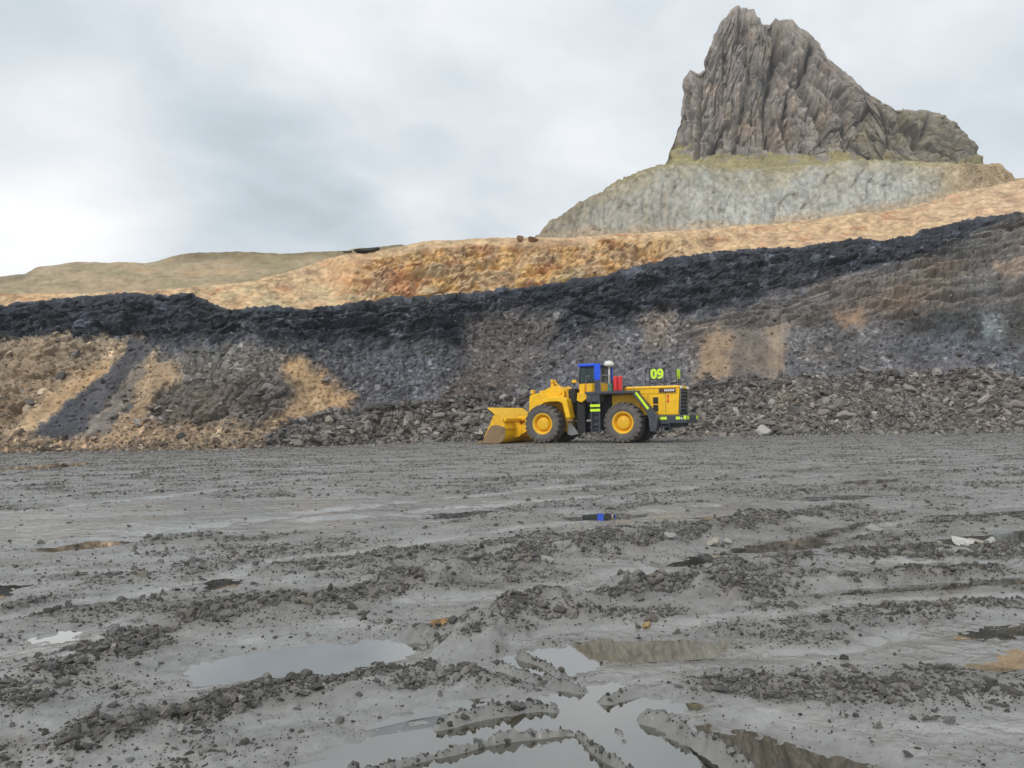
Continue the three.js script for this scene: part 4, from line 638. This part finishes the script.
// cab
{
  const c = new THREE.Group(); c.name = 'cab'; loader.add(c);
  part(c, 'lower_body', [ex([[3.28, 3.3], [3.36, 3.95], [3.3, 4.05], [2.2, 4.05], [2.2, 3.3]], -1.34, 1.0, 0.03), bx(1.76, 2.2, 3.45, 4.04, -1.29, 0.95, 0.02)], yellow);
  part(c, 'front_frame_panel', ex([[3.1, 2.75], [3.45, 2.9], [3.4, 3.42], [2.6, 3.42], [2.6, 3.1]], -1.5, 1.0, 0.03), yellow);
  const pz = [-1.32, 0.98], pil = []; for (const z of pz) { pil.push(rod([3.3, 4.0, z], [3.2, 5.2, z], 0.05, 8), rod([2.75, 4.0, z], [2.72, 5.2, z], 0.03, 8)); }
  part(c, 'window_frame', [...pil, bx(1.76, 3.25, 5.12, 5.2, -1.3, 0.98, 0.02), bx(2.2, 3.33, 4.04, 4.1, -1.36, 1.02, 0.02)], black);
  part(c, 'window', ex([[3.28, 4.1], [3.19, 5.12], [2.74, 5.12], [2.76, 4.1]], -1.335, -1.325, 0.002), glass); part(c, 'window', ex([[2.74, 4.1], [2.72, 5.12], [2.22, 5.12], [2.22, 4.1]], -1.335, -1.325, 0.002), glass);
  part(c, 'window', ex([[3.28, 4.1], [3.19, 5.12], [2.22, 5.12], [2.22, 4.1]], 0.985, 0.995, 0.002), glass);
  part(c, 'window', ex([[3.30, 4.1], [3.31, 4.1], [3.21, 5.12], [3.20, 5.12]], -1.28, 0.94, 0.002), glass); part(c, 'window', ex([[1.78, 4.06], [1.79, 4.06], [1.79, 5.12], [1.78, 5.12]], -1.28, 0.94, 0.002), glass);
  part(c, 'roof', [bx(2.1, 3.38, 5.2, 5.38, -1.42, 1.08, 0.05)], blue); part(c, 'rear_roof', bx(1.76, 2.095, 5.2, 5.3, -1.28, 0.98, 0.03), black);
  for (const z of [-1.44, 1.02]) { part(c, 'roll_post', bx(1.74, 2.18, 4.25, 5.36, z, z + 0.14, 0.03), blue); part(c, 'roll_post_base', bx(1.74, 2.18, 3.44, 4.248, z, z + 0.14, 0.03), navy); }
  part(c, 'seat', [bx(2.0, 2.5, 3.95, 4.3, -0.5, 0.1, 0.08), bx(1.9, 2.08, 4.2, 5.0, -0.48, 0.08, 0.08)], black); part(c, 'console', [bx(2.75, 3.1, 3.9, 4.35, -0.45, 0.05, 0.06), rod([2.75, 4.3, -0.2], [2.5, 4.55, -0.2], 0.03, 8)], black);
  part(c, 'side_box', bx(2.28, 2.62, 3.46, 4.02, -1.5, -1.345, 0.03), yellow); part(c, 'side_box', bx(2.86, 2.98, 3.46, 4.0, -1.5, -1.345, 0.03), yellow);
  part(c, 'mirror', [bx(3.38, 3.7, 4.1, 4.3, -1.72, -1.55, 0.04), rod([3.3, 4.1, -1.35], [3.48, 4.15, -1.6], 0.025, 8)], yellow);
}
part(loader, 'air_cleaner', [lathe([[0, 0.30], [0.2, 0.27], [0.33, 0.14], [0.36, 0], [0.3, -0.1], [0.1, -0.12]], 24).rotateX(Math.PI / 2).translate(1.5, 5.3, -0.3), rod([1.5, 3.45, -0.3], [1.5, 5.2, -0.3], 0.07, 12)], white);
for (const x of [0.58, 0.25]) { const t = part(loader, 'extinguisher_tank', [lathe([[0, 0.5], [0.1, 0.48], [0.15, 0.4], [0.155, -0.45], [0.12, -0.5], [0, -0.5]], 20).rotateX(Math.PI / 2).translate(x, 3.95, -1.7)], red); part(t, 'valve', rod([x, 4.43, -1.7], [x, 4.53, -1.7], 0.05, 8), steel); }
part(loader, 'tool_box', bx(0.78, 1.1, 3.44, 3.95, -1.85, -1.45, 0.03), green);
part(loader, 'handrail', rail([[2.5, 3.44, -2.12], [2.5, 4.5, -2.12], [2.2, 4.5, -2.12]], 0.02), steel);
part(loader, 'handrail', [rail([[1.5, 3.44, -2.12], [1.5, 4.5, -2.12], [0.85, 4.5, -2.12], [0.85, 3.44, -2.12]], 0.02), rail([[1.5, 4.0, -2.12], [0.85, 4.0, -2.12]], 0.016)], steel);
part(loader, 'handrail', rail([[0.0, 3.44, -2.12], [-0.05, 4.3, -2.12], [-0.75, 4.3, -2.12], [-0.85, 3.44, -2.12]], 0.018), steel);
// hood and tail
{
  const h = part(loader, 'engine_hood', [ex([[0.25, 3.2], [0.2, 3.62], [0.05, 3.72], [-3.46, 3.72], [-3.56, 3.62], [-3.42, 1.8], [-0.5, 1.8]], -1.12, 1.12, 0.06), bx(-3.55, 0.15, 3.56, 3.66, -1.17, 1.17, 0.02)], yellow);
  part(h, 'seam', [bx(-2.62, -2.6, 1.95, 3.5, -1.126, -1.115, 0.002), bx(-1.45, -1.43, 1.95, 3.2, -1.126, -1.115, 0.002), bx(-3.4, -0.3, 3.2, 3.22, -1.126, -1.115, 0.002)], black);
  for (let k = 0; k < 4; k++) part(h, 'vent', bx(-0.95 - k * 0.22, -0.85 - k * 0.22, 2.55, 3.1, -1.14, -1.115, 0.005), worn);
  for (let k = 0; k < 2; k++) part(h, 'vent', bx(-1.78, -2.12, 2.05 + k * 0.5, 2.48 + k * 0.5, -1.14, -1.115, 0.005), black);
  const d = part(h, 'decal', bx(-2.2, -3.3, 3.28, 3.53, -1.19, -1.175, 0.004), new THREE.MeshStandardMaterial({ color: new THREE.Color(0.09, 0.03, 0.025), roughness: 0.5 }));
  for (let k = 0; k < 6; k++) part(d, 'white_mark', bx(-2.56 - k * 0.115, -2.645 - k * 0.115, 3.34, 3.48, -1.197, -1.188, 0.002), white);
  part(h, 'red_sign', ex([[-2.68, 2.62], [-2.86, 2.62], [-2.8, 2.85], [-2.86, 3.12], [-2.7, 3.12], [-2.74, 2.85]], -1.135, -1.12, 0.003), red);
  const g = part(loader, 'radiator_grille', ex([[-3.58, 3.52], [-3.52, 3.52], [-3.40, 1.85], [-3.46, 1.85]], -1.0, 0.9, 0.01), black);
  for (let k = 0; k < 7; k++) { const y = 1.95 + k * 0.23, x = -3.47 - k * 0.0165; part(g, 'slat', bx(x - 0.06, x - 0.02, y, y + 0.045, -0.98, 0.88, 0.008), steel); }
  part(g, 'grille_post', rod([-3.5, 1.85, 0.94], [-3.64, 3.55, 0.94], 0.05, 8), steel); part(g, 'grille_post', rod([-3.5, 1.85, -1.03], [-3.62, 3.55, -1.03], 0.03, 8), steel);
  for (const z of [-0.9, 0.9]) part(loader, 'work_light', bx(-3.68, -3.54, 3.5, 3.66, z - 0.14, z + 0.14, 0.03), lampGlass);
  const b = part(loader, 'bumper', [bx(-4.1, -2.2, 1.25, 1.8, -1.58, 1.4, 0.06), bx(-3.6, -2.2, 1.0, 1.3, -0.9, 0.9, 0.05)], navy);
  for (const x of [-2.55, -3.52]) part(b, 'reflector', bx(x - (x > -3 ? 0.24 : 0.14), x + (x > -3 ? 0.24 : 0.14), 1.5, 1.68, -1.6, -1.585, 0.004), tape);
  for (const z of [-1.3, 1.15]) part(b, 'tail_light', bx(-4.13, -4.095, 1.48, 1.74, z - 0.2, z + 0.2, 0.01), tape);
  part(b, 'reflector', bx(-4.06, -3.88, 1.5, 1.74, -1.6, -1.585, 0.004), tape); part(b, 'marker_light', bx(-3.7, -3.8, 1.5, 1.64, -1.6, -1.585, 0.004), white);
  part(loader, 'roof_rail', [rail([[-1.3, 3.72, -1.1], [-1.3, 4.9, -1.1]], 0.02), rail([[-2.7, 3.72, -1.1], [-2.7, 4.3, -1.1]], 0.018), rail([[-1.3, 4.02, -1.1], [-3.5, 4.02, -1.1], [-3.5, 4.02, 1.1], [-1.3, 4.02, 1.1]], 0.014), rail([[-3.5, 3.72, -1.1], [-3.5, 4.3, -1.1]], 0.018), rail([[-3.5, 3.72, 1.1], [-3.5, 4.3, 1.1]], 0.018)], black);
  const font = await new FontLoader().loadAsync('fonts/droid/droid_sans_bold.typeface.json');
  const digits = new TextGeometry('09', { font, size: 0.6, depth: 0.03, bevelEnabled: true, bevelSize: 0.018, bevelThickness: 0.004, bevelSegments: 1, curveSegments: 6 }); digits.computeBoundingBox(); const bb = digits.boundingBox; digits.translate(-(bb.min.x + bb.max.x) / 2, -bb.min.y, 0); digits.scale(0.85 / (bb.max.x - bb.min.x), 0.66 / (bb.max.y - bb.min.y), 1);
  const s1 = part(loader, 'number_sign', [bx(-1.5, -2.64, 4.14, 4.18, -1.09, -1.05, 0.01), rod([-1.55, 3.72, -1.07], [-1.55, 4.9, -1.07], 0.025, 8), rod([-2.58, 3.72, -1.07], [-2.58, 4.9, -1.07], 0.025, 8), bx(-1.5, -2.64, 4.87, 4.9, -1.09, -1.05, 0.01)], black); part(s1, 'digits', metricUv(digits.clone().rotateY(Math.PI).translate(-2.07, 4.19, -1.06)), tape);
  const s2 = part(loader, 'number_sign', [bx(-3.22, -3.18, 4.12, 4.16, -0.5, 0.5, 0.01), rod([-3.2, 3.72, -0.48], [-3.2, 4.85, -0.48], 0.022, 8), rod([-3.2, 3.72, 0.48], [-3.2, 4.85, 0.48], 0.022, 8)], black); part(s2, 'digits', metricUv(digits.clone().rotateY(-Math.PI / 2).translate(-3.21, 4.17, 0)), tape);
}
renderer.render(scene, camera);
